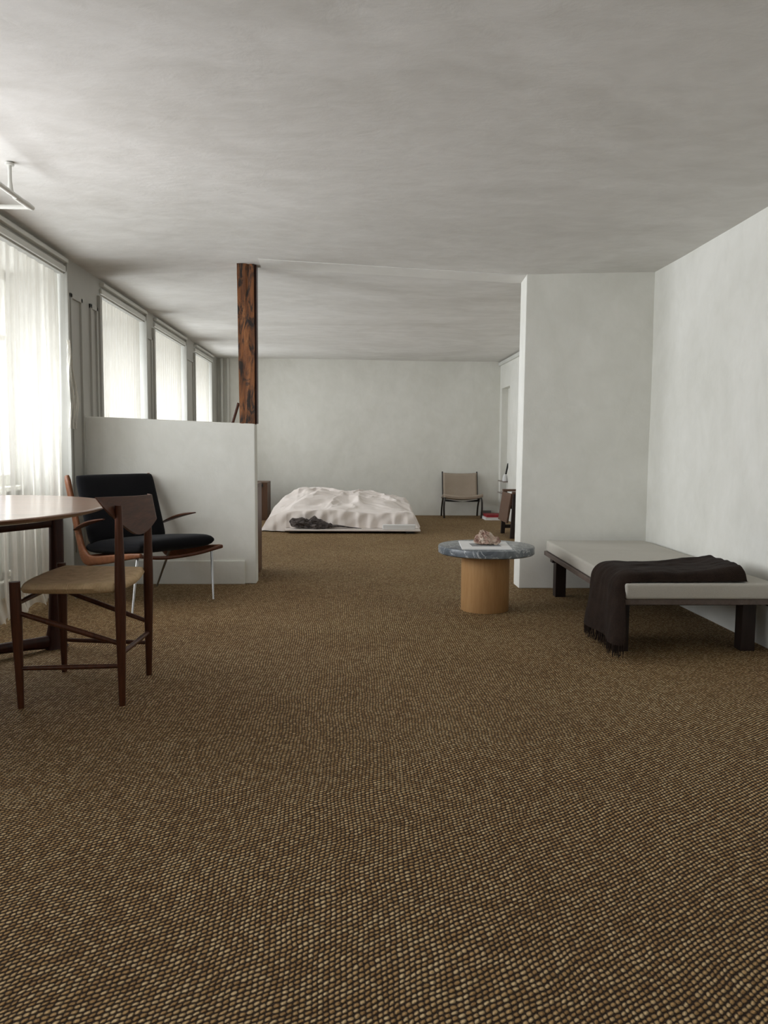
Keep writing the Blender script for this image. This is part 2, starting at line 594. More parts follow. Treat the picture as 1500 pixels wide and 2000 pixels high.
# ================================================================== THE ROOM
# floor
bm = B()
add_box(bm, -2.35, 2.6, Y_FRONT - 0.1, Y_BACK + 0.15, -0.08, 0.0)
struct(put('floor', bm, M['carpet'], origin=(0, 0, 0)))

# ceiling: old, a little uneven
def ceil_z(x, y):
    xs = [-2.4, -1.8, -0.75, 1.17, 2.04, 2.7]
    zs = [2.145, 2.145, 2.188, 2.112, 2.14, 2.14]
    z = float(np.interp(x, xs, zs))
    near = sst(3.2, 5.2, y) * (1 - 0.75 * sst(5.8, 8.0, y))
    base = 2.15 - 0.015 * sst(6, 10, y)
    return base + (z - base) * near + 0.004 * fbm(x * 0.9, y * 0.7, 2.0, 2)
bm = B()
y0c, y1c = Y_FRONT - 0.1, Y_BACK + 0.15
top = add_grid(bm, 50, 140, lambda u, v: (-2.4 + 5.1 * u, y0c + (y1c - y0c) * v, ceil_z(-2.4 + 5.1 * u, y0c + (y1c - y0c) * v)))
up_ = add_grid(bm, 2, 2, lambda u, v: (-2.4 + 5.1 * u, y0c + (y1c - y0c) * v, 2.35))
def skirt(a, b_, c, d):
    bm.faces.new((a, b_, d, c))
struct(put('ceiling', bm, M['ceiling'], origin=(0, 0, 2.15), smooth=True))

# window wall with its deep niches
bm = B()
edges = [Y_FRONT] + [e for w_ in WINDOWS for e in w_] + [Y_BACK + 0.12]
for i in range(0, len(edges), 2):
    add_box(bm, X_OUT, X_WALL, edges[i], edges[i + 1], 0, 2.2)
for a, b_ in WINDOWS:
    add_box(bm, X_OUT, X_OUT + 0.05, a, b_, 0, SILL)            # apron at the back of the niche
    add_box(bm, X_OUT, X_WALL, a, b_, HEAD, 2.2)                # lintel
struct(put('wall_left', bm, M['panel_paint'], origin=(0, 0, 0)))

# back wall, right walls
bm = B(); add_box(bm, X_OUT, 2.6, Y_BACK, Y_BACK + 0.12, 0, 2.2)
struct(put('wall_back', bm, M['wall'], origin=(0, 0, 0)))
bm = B(); add_box(bm, X_OUT, 2.6, Y_FRONT - 0.12, Y_FRONT, 0, 2.2)
struct(put('wall_front', bm, M['wall'], origin=(0, 0, 0)))
bm = B()
ys = np.linspace(Y_FRONT, 5.56, 90); zs = np.linspace(0, 2.2, 24)
def rw(u, v):
    y = Y_FRONT + (5.56 - Y_FRONT) * u; z = 2.2 * v
    return (X_RIGHT + 0.008 * fbm(y * 0.9, z * 1.2, 5, 3), y, z)
add_grid(bm, 90, 24, rw)
add_box(bm, X_RIGHT + 0.04, X_RIGHT + 0.2, Y_FRONT, 5.56, 0, 2.2)
struct(put('wall_right', bm, M['wall'], origin=(0, 0, 0), smooth=True))
# far right wall with a shallow niche from floor to 1.76
NY0, NY1, NZ, XF = 10.43, 10.96, 1.76, 2.09
bm = B()
add_box(bm, XF, XF + 0.3, 5.5, NY0, 0, 2.2)
add_box(bm, XF, XF + 0.3, NY1, Y_BACK + 0.1, 0, 2.2)
add_box(bm, XF, XF + 0.3, NY0, NY1, NZ, 2.2)
add_box(bm, XF + 0.085, XF + 0.3, NY0, NY1, 0, NZ)
struct(put('wall_right_far', bm, M['wall'], origin=(0, 0, 0)))
bm = B(); add_box(bm, XF - 0.03, XF + 0.01, 5.6, Y_BACK, 2.075, 2.12, 0.006)
struct(put('trim_1', bm, M['paint']))

# the full-height partition stub, slightly out of plumb
bm = B()
add_hex(bm, [(1.168, 5.376, 0), (2.06, 5.376, 0), (2.06, 5.556, 0), (1.168, 5.556, 0),
             (1.176, 5.376, 2.2), (2.06, 5.376, 2.2), (2.06, 5.556, 2.2), (1.176, 5.556, 2.2)], 0.006, 2)
struct(put('wall_partition', bm, M['wall'], origin=(0, 0, 0)))
# half wall, its coping falling towards the post
bm = B()
add_hex(bm, [(X_WALL - 0.02, 5.55, 0), (-0.642, 5.55, 0), (-0.642, 5.672, 0), (X_WALL - 0.02, 5.672, 0),
             (X_WALL - 0.02, 5.55, 1.153), (-0.646, 5.55, 1.112), (-0.646, 5.672, 1.112), (X_WALL - 0.02, 5.672, 1.153)], 0.010, 3)
struct(put('wall_half_height', bm, M['wall'], origin=(0, 0, 0)))
bm = B()
add_box(bm, X_WALL, -0.72, 5.534, 5.551, 0, 0.163, 0.004)
struct(put('baseboard_half_wall', bm, M['wall']))
# shallow downstand between the two rooms
bm = B()
def lin(x, dz): return ceil_z(x, 5.45) + dz
nb_ = 30
for k in range(nb_):
    xa, xb = -0.60 + 1.79 * k / nb_, -0.60 + 1.79 * (k + 1) / nb_
    add_hex(bm, [(xa, 5.385, lin(xa, -0.006)), (xb, 5.385, lin(xb, -0.006)), (xb, 5.556, lin(xb, -0.022)), (xa, 5.556, lin(xa, -0.022)),
                 (xa, 5.385, lin(xa, 0.05)), (xb, 5.385, lin(xb, 0.05)), (xb, 5.556, lin(xb, 0.05)), (xa, 5.556, lin(xa, 0.05))])
struct(put('trim_2', bm, M['beam'], origin=(0, 0, 2.15)))

# window wall joinery: curtain cornices, casings, panelled piers
def window(i, a, b_):
    n = 'window_%d' % i
    root = bpy.data.objects.new(n, None); C.objects.link(root); root.location = (X_OUT + 0.03, (a + b_) / 2, SILL)
    root['kind'] = 'structure'
    x0, x1 = X_OUT + 0.005, X_OUT + 0.055
    fb = B()
    for (ya, yb) in ((a, a + 0.06), (b_ - 0.06, b_)):
        add_box(fb, x0, x1, ya, yb, SILL, HEAD, 0.004)
    add_box(fb, x0, x1, a, b_, SILL, SILL + 0.07, 0.004)
    add_box(fb, x0, x1, a, b_, HEAD - 0.06, HEAD, 0.004)
    nb = max(1, int(round((b_ - a) / 0.68)))
    for k in range(1, nb):
        y = a + (b_ - a) * k / nb
        add_box(fb, x0, x1, y - 0.03, y + 0.03, SILL, HEAD, 0.004)
    add_box(fb, x0 + 0.01, x1 - 0.01, a, b_, 1.60, 1.635, 0.003)
    put('window_frame', fb, M['paint'], root)
    g = B(); add_box(g, x0 + 0.022, x0 + 0.026, a + 0.05, b_ - 0.05, SILL + 0.05, HEAD - 0.05)
    put('glass_pane', g, M['glass'], root)
    s = B(); add_box(s, X_OUT + 0.05, X_OUT + 0.13, a + 0.002, b_ - 0.002, SILL - 0.03, SILL, 0.006)
    put('window_sill', s, M['paint'], root)
    return root
for i, (a, b_) in enumerate(WINDOWS):
    window(i + 1, a, b_)

t = 3
for i, (a, b_) in enumerate(WINDOWS):
    bm = B()
    add_box(bm, X_WALL, X_WALL + 0.035, a + 0.01, b_ - 0.01, 2.095, 2.118, 0.004)
    add_box(bm, X_WALL, X_WALL + 0.018, a + 0.01, b_ - 0.01, 2.04, 2.075, 0.004)
    struct(put('trim_%d' % t, bm, M['paint'])); t += 1
# casings and sunk panels on the piers
for i in range(2, 6):
    a, b_ = WINDOWS[i]
    bm = B()
    add_box(bm, X_WALL - 0.002, X_WALL + 0.022, a - 0.045, a, 0, 2.02, 0.004)
    if i < 5:
        add_box(bm, X_WALL - 0.002, X_WALL + 0.022, b_, b_ + 0.03, 0, 2.1, 0.004)
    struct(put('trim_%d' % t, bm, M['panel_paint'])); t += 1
for (ya, yb) in ((5.70, 5.86), (7.24, 7.44), (8.97, 9.38)):
    bm = B()
    z0, z1, k = 0.25, 1.93, 0.03
    for (p0, p1, q0, q1) in ((ya, ya + k, z0, z1), (yb - k, yb, z0, z1), (ya, yb, z0, z0 + k), (ya, yb, z1 - k, z1)):
        add_box(bm, X_WALL - 0.002, X_WALL + 0.014, p0, p1, q0, q1, 0.003)
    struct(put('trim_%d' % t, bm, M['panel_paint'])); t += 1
# the wide pier before the half wall
bm = B()
for (p0, p1, q0, q1) in ((5.30, 5.33, 0.25, 1.93), (5.50, 5.53, 0.25, 1.93), (5.30, 5.53, 1.90, 1.93)):
    add_box(bm, X_WALL - 0.002, X_WALL + 0.014, p0, p1, q0, q1, 0.003)
struct(put('trim_%d' % t, bm, M['panel_paint'])); t += 1

# heating pipes in the far corner
def pipe(x, label):
    bm = B()
    add_sweep(bm, [(x, 11.055, 0.0), (x, 11.055, 2.13)], 0.020, 16)
    tag(put('heating_pipe', bm, M['paint'], smooth=True), label, 'pipe', 'heating pipes in the far left corner')
pipe(-1.735, 'left white heating pipe running floor to ceiling in the far left corner')
pipe(-1.655, 'right white heating pipe running floor to ceiling in the far left corner')

# ------------------------------------------------------------------ curtains
def curtain(y0, y1, x, ztop, zbot, folds, amp, label, seed, flare=0.0, puddle=0.0, group=None, lean=0.0, pinch=1.0):
    bm = B()
    nu, nv = max(60, int(folds * 14)), 60
    L = y1 - y0
    def fn(u, v):
        z = ztop + (zbot - ztop) * v
        d = v
        ph = u * folds * 2 * PI + 1.1 * fbm(u * 5, v * 0.7, seed, 3) * 2
        a = amp * (0.35 + 0.65 * d) * (0.6 + 0.8 * abs(noise.noise(Vector((u * 7, 0.3 * v, seed)))))
        xx = x + a * math.sin(ph) + 0.4 * a * math.sin(2.3 * ph + 1.3 + 2 * v) + lean * d
        yy = y0 + L * (u + (u - 0.5) * flare * d) + 0.3 * a * math.cos(ph) + 0.01 * fbm(u * 3, v * 2, seed + 4, 2)
        if puddle and v > 0.93:
            q = (v - 0.93) / 0.07
            xx += puddle * q * (0.6 + 0.4 * math.sin(ph * 0.5))
            z = max(zbot + 0.004, z + 0.03 * q * abs(math.sin(ph * 0.7)))
        return (xx, yy, z)
    add_grid(bm, nu, nv, fn)
    return tag(put('curtain', bm, M['curtain'], smooth=True, angle=180), label, 'curtain', group)

G = 'sheer curtains over the windows'
curtain(4.12, 5.20, -1.835, 2.06, 0.012, 8, 0.017, 'long sheer cream curtain beside the dark lounge chair, reaching the carpet', 1.0, 0.06, 0.05, G)
curtain(3.55, 4.02, -1.93, 2.06, 0.74, 4, 0.022, 'sheer cream curtain at the left picture edge behind the round table', 2.0, 0.0, 0.0, G)
curtain(6.0, 7.17, -1.835, 2.05, 0.02, 15, 0.006, 'sheer white curtain nearest beyond the half wall, first past the wide grey pier', 3.0, 0.0, 0.0, G)
curtain(7.60, 8.90, -1.835, 2.05, 0.02, 15, 0.006, 'sheer white curtain in the middle of the three beyond the half wall', 4.0, 0.0, 0.0, G)
curtain(9.52, 10.64, -1.835, 2.05, 0.02, 12, 0.006, 'sheer white curtain farthest away, next to the far left corner', 5.0, 0.0, 0.0, G)
# gathered edge of the first curtain, bunched against the pier
bm = B()
def bunch(u, v):
    z = 1.62 - 0.56 * v
    w_ = 0.05 + 0.055 * math.sin(PI * min(1, v * 1.05)) + 0.02 * v
    a = u * 2 * PI * 2.2
    return (X_WALL + 0.012 + 0.016 * abs(math.sin(a + 3 * v)) + 0.006 * math.sin(9 * v + a), 5.205 + w_ * 1.7 * u * sst(-0.1, 0.8, v) + 0.01 * math.sin(12 * v), z)
add_grid(bm, 40, 40, bunch)
# it belongs to the first curtain
first = [o for o in C.objects if o.get('label', '').startswith('long sheer')][0]
put('curtain_edge', bm, M['curtain'], first, smooth=True, angle=180)

# radiator low in the niche
rad = thing('radiator', (-2.07, 4.4, 0), 'white radiator low in the window niche behind the first curtain', 'radiator')
for k in range(9):
    bm = B()
    y = 3.90 + 0.09 * k
    add_sweep(bm, [(-2.07, y, 0.06), (-2.07, y, 0.09), (-2.07, y, 0.50), (-2.07, y, 0.53)], [(0.03, 0.05), (0.037, 0.06), (0.037, 0.06), (0.03, 0.05)], 16, (1, 0, 0), power=3)
    put('radiator_column', bm, M['paint'], rad, smooth=True)
bm = B(); add_sweep(bm, [(-2.05, 4.63, 0.14), (-2.05, 4.86, 0.14)], 0.012, 10); add_sweep(bm, [(-2.05, 4.86, 0.0), (-2.05, 4.86, 0.17)], 0.012, 10)
put('pipe', bm, M['paint'], rad, smooth=True)
bm = B(); add_lathe(bm, -2.05, 4.86, [(0.012, 0.165), (0.022, 0.172), (0.024, 0.198), (0.018, 0.203)], 20)
put('valve', bm, M['paint'], rad, smooth=True)
bm = B(); add_sweep(bm, [(-2.06, 4.82, 0.2), (-2.06, 4.82, 0.68)], 0.03, 16)
put('riser_pipe', bm, M['paint'], rad, smooth=True)

# ceiling rail above the table
rail = thing('ceiling_rail', (-1.52, 3.81, 2.15), 'white painted pipe rail hanging from the ceiling in the top left corner', 'rail')
R0 = Vector((-1.43, 3.75, 2.022))
bm = B(); add_sweep(bm, [R0 + Vector((-0.02, -1.4, 0.0)), R0 + Vector((0.0, -0.03, 0)), R0], 0.011, 14)
put('long_rail', bm, M['paint'], rail, smooth=True)
bm = B(); add_sweep(bm, [R0, R0 + Vector((-0.03, 0.0, 0)), R0 + Vector((-0.42, 0.0, 0.0))], 0.010, 14)
put('cross_rail', bm, M['paint'], rail, smooth=True)
bm = B(); add_sweep(bm, [R0 + Vector((-0.006, -0.16, -0.002)), R0 + Vector((-0.002, -0.03, 0)), R0 + Vector((0, 0.014, 0))], [0.012, 0.014, 0.011], 14)
put('elbow', bm, M['paint'], rail, smooth=True)
bm = B()
add_sweep(bm, [R0 + Vector((-0.008, -0.20, -0.002)), R0 + Vector((-0.008, -0.20, 0.05)), R0 + Vector((-0.008, -0.20, 0.125))], [0.014, 0.008, 0.008], 12)
add_lathe(bm, R0.x - 0.008, R0.y - 0.20, [(0.018, 2.135), (0.018, 2.146)], 16)
put('hanger', bm, M['paint'], rail, smooth=True)

# ------------------------------------------------------------------ timber post on the half wall
post = thing('timber_post', (-0.70, 5.61, 1.115), 'rough old brown timber post standing on the end of the half wall', 'post')
bm = B()
def cornerx(z, side):
    k = (z - 1.11) / 1.08
    return (-0.752 - 0.012 * k) if side == 0 else (-0.648 + 0.002 * k)
ring = []
NZ_, per = 90, []
M_ = 12
outline = [(0, k / M_) for k in range(M_)] + [(1, k / 8) for k in range(8)] + [(2, k / M_) for k in range(M_)] + [(3, k / 8) for k in range(8)]
rings = []
for i in range(NZ_ + 1):
    z = 1.108 + 1.085 * i / NZ_
    r_ = []
    for (sd, q) in outline:
        xl, xr = cornerx(z, 0), cornerx(z, 1)
        if sd == 0: x, y = xl + (xr - xl) * q, 5.555
        elif sd == 1: x, y = xr, 5.555 + 0.115 * q
        elif sd == 2: x, y = xr + (xl - xr) * q, 5.67
        else: x, y = xl, 5.67 - 0.115 * q
        n_ = noise.fractal(Vector((x * 30, y * 30, z * 4)), 1.0, 2.0, 4) * 0.0035
        groove = 0.0
        if sd == 0:
            gx = 0.62 + 0.03 * math.sin(z * 6)
            groove = 0.018 * math.exp(-((q - gx) / 0.045) ** 2) * sst(1.85, 2.15, z)
        y += (n_ + groove) if sd in (0,) else (-n_ if sd == 2 else 0)
        x += n_ if sd in (1, 3) else 0
        zz = z
        if i == NZ_:
            zz += 0.0
        r_.append(bm.verts.new((x, y, zz)))
    rings.append(r_)
for i in range(NZ_):
    for k in range(len(outline)):
        k2 = (k + 1) % len(outline)
        bm.faces.new((rings[i][k], rings[i][k2], rings[i + 1][k2], rings[i + 1][k]))
bm.faces.new(rings[0][::-1]); bm.faces.new(rings[-1])
put('post_shaft', bm, M['post'], post, smooth=True, angle=50)
bm = B()
add_box(bm, -0.646, -0.634, 5.57, 5.655, 1.113, 2.185, 0.003)  # thin dark strip laid over the right side face of the shaft
put('dark_side_strip', bm, M['mahogany'], post)

# ================================================================== DINING TABLE
TC = Vector((-1.55, 3.10, 0)); TH = 0.72
tab = thing('round_dining_table', (TC.x, TC.y, 0), 'round dark wood dining table cut off by the left picture edge', 'table')
bm = B()
add_lathe(bm, TC.x, TC.y, [(0.90, TH - 0.024), (0.955, TH - 0.018), (0.995, TH - 0.008), (1.0, TH - 0.003), (0.996, TH), (0.97, TH + 0.0005)], 128, 0.59, 0.78)
put('table_top', bm, M['teak_top'], tab, smooth=True, angle=50)
HUB = Vector((-1.76, 3.36, 0))
def table_leg(foot, label=None):
    d = (foot - HUB); d.z = 0; dn = d.normalized()
    # upright: a tapered post flaring in towards the runner at the bottom
    bm = B()
    P = [foot + Vector((0, 0, 0.0)), foot + Vector((0, 0, 0.05)) - dn * 0.006, foot + Vector((0, 0, 0.14)) + dn * 0.004,
         foot + Vector((0, 0, 0.40)) + dn * 0.012, foot + Vector((0, 0, TH - 0.02)) + dn * 0.016]
    P = catmull(P, 6)
    R = [(0.024 + 0.012 * (1 - i / (len(P) - 1)) ** 2, 0.036 - 0.006 * i / (len(P) - 1) + 0.022 * math.exp(-i / 3.0)) for i in range(len(P))]
    add_sweep(bm, P, R, 16, dn, power=3.2)
    put('leg', bm, M['mahogany'], tab, smooth=True)
    return dn
feet = []
d1 = (Vector((-1.385, 3.79, 0)) - HUB)
for k in range(3):
    a = 2 * PI * k / 3
    v = Vector((d1.x * math.cos(a) - d1.y * math.sin(a), d1.x * math.sin(a) + d1.y * math.cos(a), 0))
    feet.append(HUB + v if k == 0 else HUB + v * 0.62)
for f_ in feet:
    table_leg(f_)
for f_ in feet:
    bm = B()
    P = catmull([HUB + Vector((0, 0, 0.055)), HUB.lerp(f_, 0.5) + Vector((0, 0, 0.048)), f_ + Vector((0, 0, 0.033))], 8)
    add_sweep(bm, P, [(0.018, 0.020 + 0.012 * (i / 16) ** 2) for i in range(len(P))], 12, (0, 0, 1), power=3)
    put('floor_runner', bm, M['mahogany'], tab, smooth=True)
    bm = B()
    P = catmull([HUB + Vector((0, 0, 0.585)), HUB.lerp(f_, 0.5) + Vector((0, 0, 0.592)), f_ + Vector((0, 0, 0.612))], 8)
    add_sweep(bm, P, [(0.014, 0.020 + 0.016 * (i / 16) ** 2) for i in range(len(P))], 12, (0, 0, 1), power=4)
    put('upper_rail', bm, M['mahogany'], tab, smooth=True)

# ================================================================== DINING CHAIR
A_, B_, C_, D_ = Vector((-1.197, 2.913, 0)), Vector((-0.837, 2.935, 0)), Vector((-0.837, 3.333, 0)), Vector((-1.205, 3.385, 0))
dc = thing('dining_chair', (-1.02, 3.14, 0), 'dark teak dining chair with woven cord seat and curved shell back', 'chair')
def dleg(foot, top, r0, r1, r2, split=0.5):
    bm = B()
    foot, top = Vector(foot), Vector(top)
    P = [foot.lerp(top, k / 10) for k in range(11)]
    R = []
    for k in range(11):
        q = k / 10
        R.append(r0 + (r1 - r0) * (q / split) if q < split else r1 + (r2 - r1) * ((q - split) / (1 - split)))
    add_sweep(bm, P, R, 18)
    put('leg', bm, M['teak'], dc, smooth=True)
dleg(A_, A_ + Vector((-0.010, 0, 0.468)), 0.011, 0.020, 0.019, 0.7)
dleg(D_, D_ + Vector((-0.004, 0.006, 0.466)), 0.011, 0.020, 0.018, 0.7)
dleg(B_, B_ + Vector((0.0, 0.0, 0.745)), 0.012, 0.0205, 0.0125, 0.55)
dleg(C_, C_ + Vector((0.006, 0.0, 0.735)), 0.012, 0.0205, 0.0125, 0.55)
def rod(p, q, r, name, mid=1.25, m=None):
    bm = B()
    p, q = Vector(p), Vector(q)
    add_sweep(bm, [p.lerp(q, k / 6) for k in range(7)], [r * (1 + (mid - 1) * math.sin(PI * k / 6)) for k in range(7)], 12)
    return put(name, bm, m or M['teak'], dc, smooth=True)
rod(A_ + Vector((0, 0, 0.148)), B_ + Vector((0, 0, 0.150)), 0.0075, 'stretcher')
rod(D_ + Vector((0, 0, 0.138)), C_ + Vector((0, 0, 0.138)), 0.0075, 'stretcher')
rod(A_ + Vector((-0.004, 0, 0.355)), B_ + Vector((0, 0, 0.232)), 0.0085, 'stretcher')
rod(D_ + Vector((0, 0, 0.352)), C_ + Vector((0, 0, 0.228)), 0.0085, 'stretcher')
rod(B_ + Vector((0, 0, 0.195)), C_ + Vector((0, 0, 0.182)), 0.008, 'stretcher')
rod(A_ + Vector((-0.004, 0, 0.388)), D_ + Vector((0, 0, 0.39)), 0.0085, 'stretcher')
# woven seat: a soft slab bowed out at the front and back, dished in the middle
def seat_pt(u, v):      # u: front(0)->back(1), v: near(0)->far(1)
    f0, f1, b0, b1 = A_ + Vector((0.0, 0.0, 0)), D_ + Vector((0, 0.0, 0)), B_, C_
    p = f0.lerp(f1, v).lerp(b0.lerp(b1, v), u)
    bowf = 0.035 * (1 - (2 * v - 1) ** 2)
    p = p + Vector((-bowf * (1 - u) + 0.022 * (1 - (2 * v - 1) ** 2) * u, 0, 0))
    out = 0.020
    p.y += out * (1 - (2 * u - 1) ** 4) * (1 if v > 0.5 else -1) * abs(2 * v - 1)
    return p
bm = B()
NU = 34
def zt(u, v):
    e = 1 - max(abs(2 * u - 1), abs(2 * v - 1)) ** 6
    dish = -0.012 * math.sin(PI * u) * math.sin(PI * v)
    saddle = 0.004 * abs(2 * v - 1) + 0.002
    return 0.448 + dish + saddle, e
tops = {}
for side in (0, 1):
    for i in range(NU):
        for j in range(NU):
            u, v = i / (NU - 1), j / (NU - 1)
            uu = 0.03 + 0.94 * u; vv = 0.0 + 1.0 * v
            p = seat_pt(uu, vv)
            zc, e = zt(u, v)
            th = 0.021 * math.sqrt(max(0.0, 1 - max(abs(2 * u - 1), abs(2 * v - 1)) ** 14))
            z = zc - 0.012 + (th if side == 0 else -th)
            if side == 1 and max(abs(2 * u - 1), abs(2 * v - 1)) >= 0.999:
                tops[(1, i, j)] = tops[(0, i, j)]
            else:
                tops[(side, i, j)] = bm.verts.new((p.x, p.y, z))
for side in (0, 1):
    for i in range(NU - 1):
        for j in range(NU - 1):
            bm.faces.new((tops[(side, i, j)], tops[(side, i + 1, j)], tops[(side, i + 1, j + 1)], tops[(side, i, j + 1)]))
put('seat', bm, M['cord'], dc, smooth=True, angle=80)
# curved shell back
bm = B()
NB_, NV_ = 60, 14
def back_pt(s, q, off):
    # s -1..1 across the back (near to far), q 0 top .. 1 bottom
    Y = 3.14 + (0.305 if s < 0 else 0.375) * s
    X = -0.830 + 0.10 * (Y - 3.135) - 0.022 * s * s - 0.125 * max(0, s - 0.55) ** 1.0 * (s > 0.55)
    depth = 0.150 - 0.118 * (math.sqrt(s * s + 0.14) - 0.374) / 0.694 - 0.008 * abs(s) ** 10
    z = 0.7665 - 0.014 * s - depth * q
    X += 0.012 * q - 0.006 * (1 - q)
    nx, ny = 1.0, 0.36 * s
    l = math.hypot(nx, ny)
    return Vector((X + off * nx / l, Y + off * ny / l, z))
def th_(s, q): return 0.0065 * (1 - 0.5 * abs(s) ** 3)
V0 = [[bm.verts.new(back_pt(-1 + 2 * i / NB_, j / NV_, th_(-1 + 2 * i / NB_, 0))) for j in range(NV_ + 1)] for i in range(NB_ + 1)]
V1 = [[bm.verts.new(back_pt(-1 + 2 * i / NB_, j / NV_, -th_(-1 + 2 * i / NB_, 0))) for j in range(NV_ + 1)] for i in range(NB_ + 1)]
for i in range(NB_):
    for j in range(NV_):
        bm.faces.new((V0[i][j], V0[i + 1][j], V0[i + 1][j + 1], V0[i][j + 1]))
        bm.faces.new((V1[i][j + 1], V1[i + 1][j + 1], V1[i + 1][j], V1[i][j]))
for i in range(NB_):
    bm.faces.new((V0[i][0], V1[i][0], V1[i + 1][0], V0[i + 1][0]))
    bm.faces.new((V0[i][NV_], V0[i + 1][NV_], V1[i + 1][NV_], V1[i][NV_]))
for j in range(NV_):
    bm.faces.new((V0[0][j], V0[0][j + 1], V1[0][j + 1], V1[0][j]))
    bm.faces.new((V0[NB_][j], V1[NB_][j], V1[NB_][j + 1], V0[NB_][j + 1]))
put('backrest', bm, M['teak_y'], dc, smooth=True, angle=50)

# ================================================================== LOUNGE CHAIR (angular bent frame)
NT = Vector((-1.19, 4.60, 0)); FT = Vector((-0.80, 5.04, 0))      # near and far front tips
fh = Vector((0.765, -0.644, 0)).normalized()                      # the way the chair faces
wd = (FT - NT).normalized(); WD = (FT - NT).length
lc = thing('lounge_chair', (-1.35, 5.0, 0), 'black upholstered lounge chair with angular teak frame and steel legs', 'armchair')
def LP(l, side, z):   # l metres back from the front tips, side 0 near .. 1 far
    return NT + wd * (WD * side) - fh * l + Vector((0, 0, z))
def side_frame(sd, off):
    bm = B()
    o_ = wd * off
    P = [LP(0.0, sd, 0.325) + o_, LP(0.10, sd, 0.312) + o_, LP(0.28, sd, 0.285) + o_, LP(0.46, sd, 0.262) + o_, LP(0.545, sd, 0.262) + o_,
         LP(0.592, sd, 0.31) + o_, LP(0.64, sd, 0.43) + o_, LP(0.70, sd, 0.61) + o_, LP(0.752, sd, 0.762) + o_]
    P = catmull(P, 6)
    n_ = len(P)
    R = []
    for i in range(n_):
        q = i / (n_ - 1)
        bulge = 0.013 * math.exp(-((q - 0.5) / 0.14) ** 2)
        R.append((0.016, 0.017 + bulge + 0.006 * q))
    add_sweep(bm, P, R, 16, (0, 0, 1) if False else tuple(wd.cross(Vector((0, 0, 1)))), power=2.6)
    return put('side_frame', bm, M['teak_light'], lc, smooth=True)
# sweep frames: 'side' axis must follow the chair's width, so the hint is the facing direction
def side_frame2(sd, off):
    bm = B()
    o_ = wd * off
    P = catmull([LP(0.0, sd, 0.328), LP(0.10, sd, 0.314), LP(0.28, sd, 0.284), LP(0.45, sd, 0.258), LP(0.545, sd, 0.258),
                 LP(0.597, sd, 0.312), LP(0.645, sd, 0.44), LP(0.70, sd, 0.60), LP(0.752, sd, 0.765)], 6)
    n_ = len(P); rings = []
    for i, p in enumerate(P):
        d = (P[min(i + 1, n_ - 1)] - P[max(i - 1, 0)]).normalized()
        t_ = wd.cross(d).normalized()
        q = i / (n_ - 1)
        rb = 0.014 + 0.013 * sst(0, 0.35, q) - 0.004 * sst(0.65, 1, q) + 0.014 * math.exp(-((q - 0.53) / 0.09) ** 2)
        ra = 0.015
        if i == 0 or i == n_ - 1: ra, rb = ra * 0.7, rb * 0.75
        ring = []
        for k in range(16):
            a = 2 * PI * (k + 0.5) / 16
            ca, sa = math.cos(a), math.sin(a)
            ring.append(bm.verts.new(p + o_ + wd * (ra * math.copysign(abs(ca) ** 0.7, ca)) + t_ * (rb * math.copysign(abs(sa) ** 0.7, sa))))
        rings.append(ring)
    for i in range(n_ - 1):
        for k in range(16):
            bm.faces.new((rings[i][k], rings[i][(k + 1) % 16], rings[i + 1][(k + 1) % 16], rings[i + 1][k]))
    bm.faces.new(rings[0][::-1]); bm.faces.new(rings[-1])
    return put('side_frame', bm, M['teak_light'], lc, smooth=True, angle=60)
side_frame2(0.0, 0.0)
side_frame2(1.0, 0.0)
def lbar(P, R, name, m, n=12):
    bm = B(); add_sweep(bm, P, R, n); return put(name, bm, m, lc, smooth=True)
P = catmull([LP(0.0, 0.0, 0.322), LP(0.03, 0.25, 0.297), LP(0.045, 0.5, 0.290), LP(0.03, 0.75, 0.300), LP(0.0, 1.0, 0.328)], 6)
lbar(P, 0.011, 'front_rail', M['teak'])
lbar([LP(0.52, 0.0, 0.275), LP(0.52, 1.0, 0.275)], 0.012, 'rear_rail', M['teak'])
lbar([LP(0.70, 0.02, 0.62), LP(0.70, 0.98, 0.62)], 0.010, 'back_rail', M['teak'])
# cushions: subdivided slabs with rounded edges
def cushion(name, o, ax, ay, az, w_, l_, t_, m, parent, puff=0.02, cr=0.03):
    """o = corner, ax/ay/az unit axes, size w_, l_, t_"""
    bm = B()
    n = 18
    def P(u, v, s):
        eu, ev = abs(2 * u - 1), abs(2 * v - 1)
        edge = max(0.0, 1 - eu ** 10) * max(0.0, 1 - ev ** 10)
        h = t_ * 0.5 * (edge ** 0.38) * (0.92 + puff * (1 - eu ** 2) * (1 - ev ** 2) / t_)
        # round the plan corners
        cu, cv = (2 * u - 1), (2 * v - 1)
        k = 1 - 0.02 * (abs(cu) ** 8) * (abs(cv) ** 8)
        return o + ax * (w_ * (0.5 + 0.5 * cu * k)) + ay * (l_ * (0.5 + 0.5 * cv * k)) + az * (t_ * 0.5 + s * h)
    def warp(q):   # pack samples near the edges
        return 0.5 - 0.5 * math.cos(PI * q)
    vs = {}
    for s in (1, -1):
        for i in range(n + 1):
            for j in range(n + 1):
                border = i in (0, n) or j in (0, n)
                if border and s == -1: vs[(s, i, j)] = vs[(1, i, j)]; continue
                vs[(s, i, j)] = bm.verts.new(P(warp(i / n), warp(j / n), s))
        for i in range(n):
            for j in range(n):
                bm.faces.new((vs[(s, i, j)], vs[(s, i + 1, j)], vs[(s, i + 1, j + 1)], vs[(s, i, j + 1)]))
    return put(name, bm, m, parent, smooth=True, angle=85)
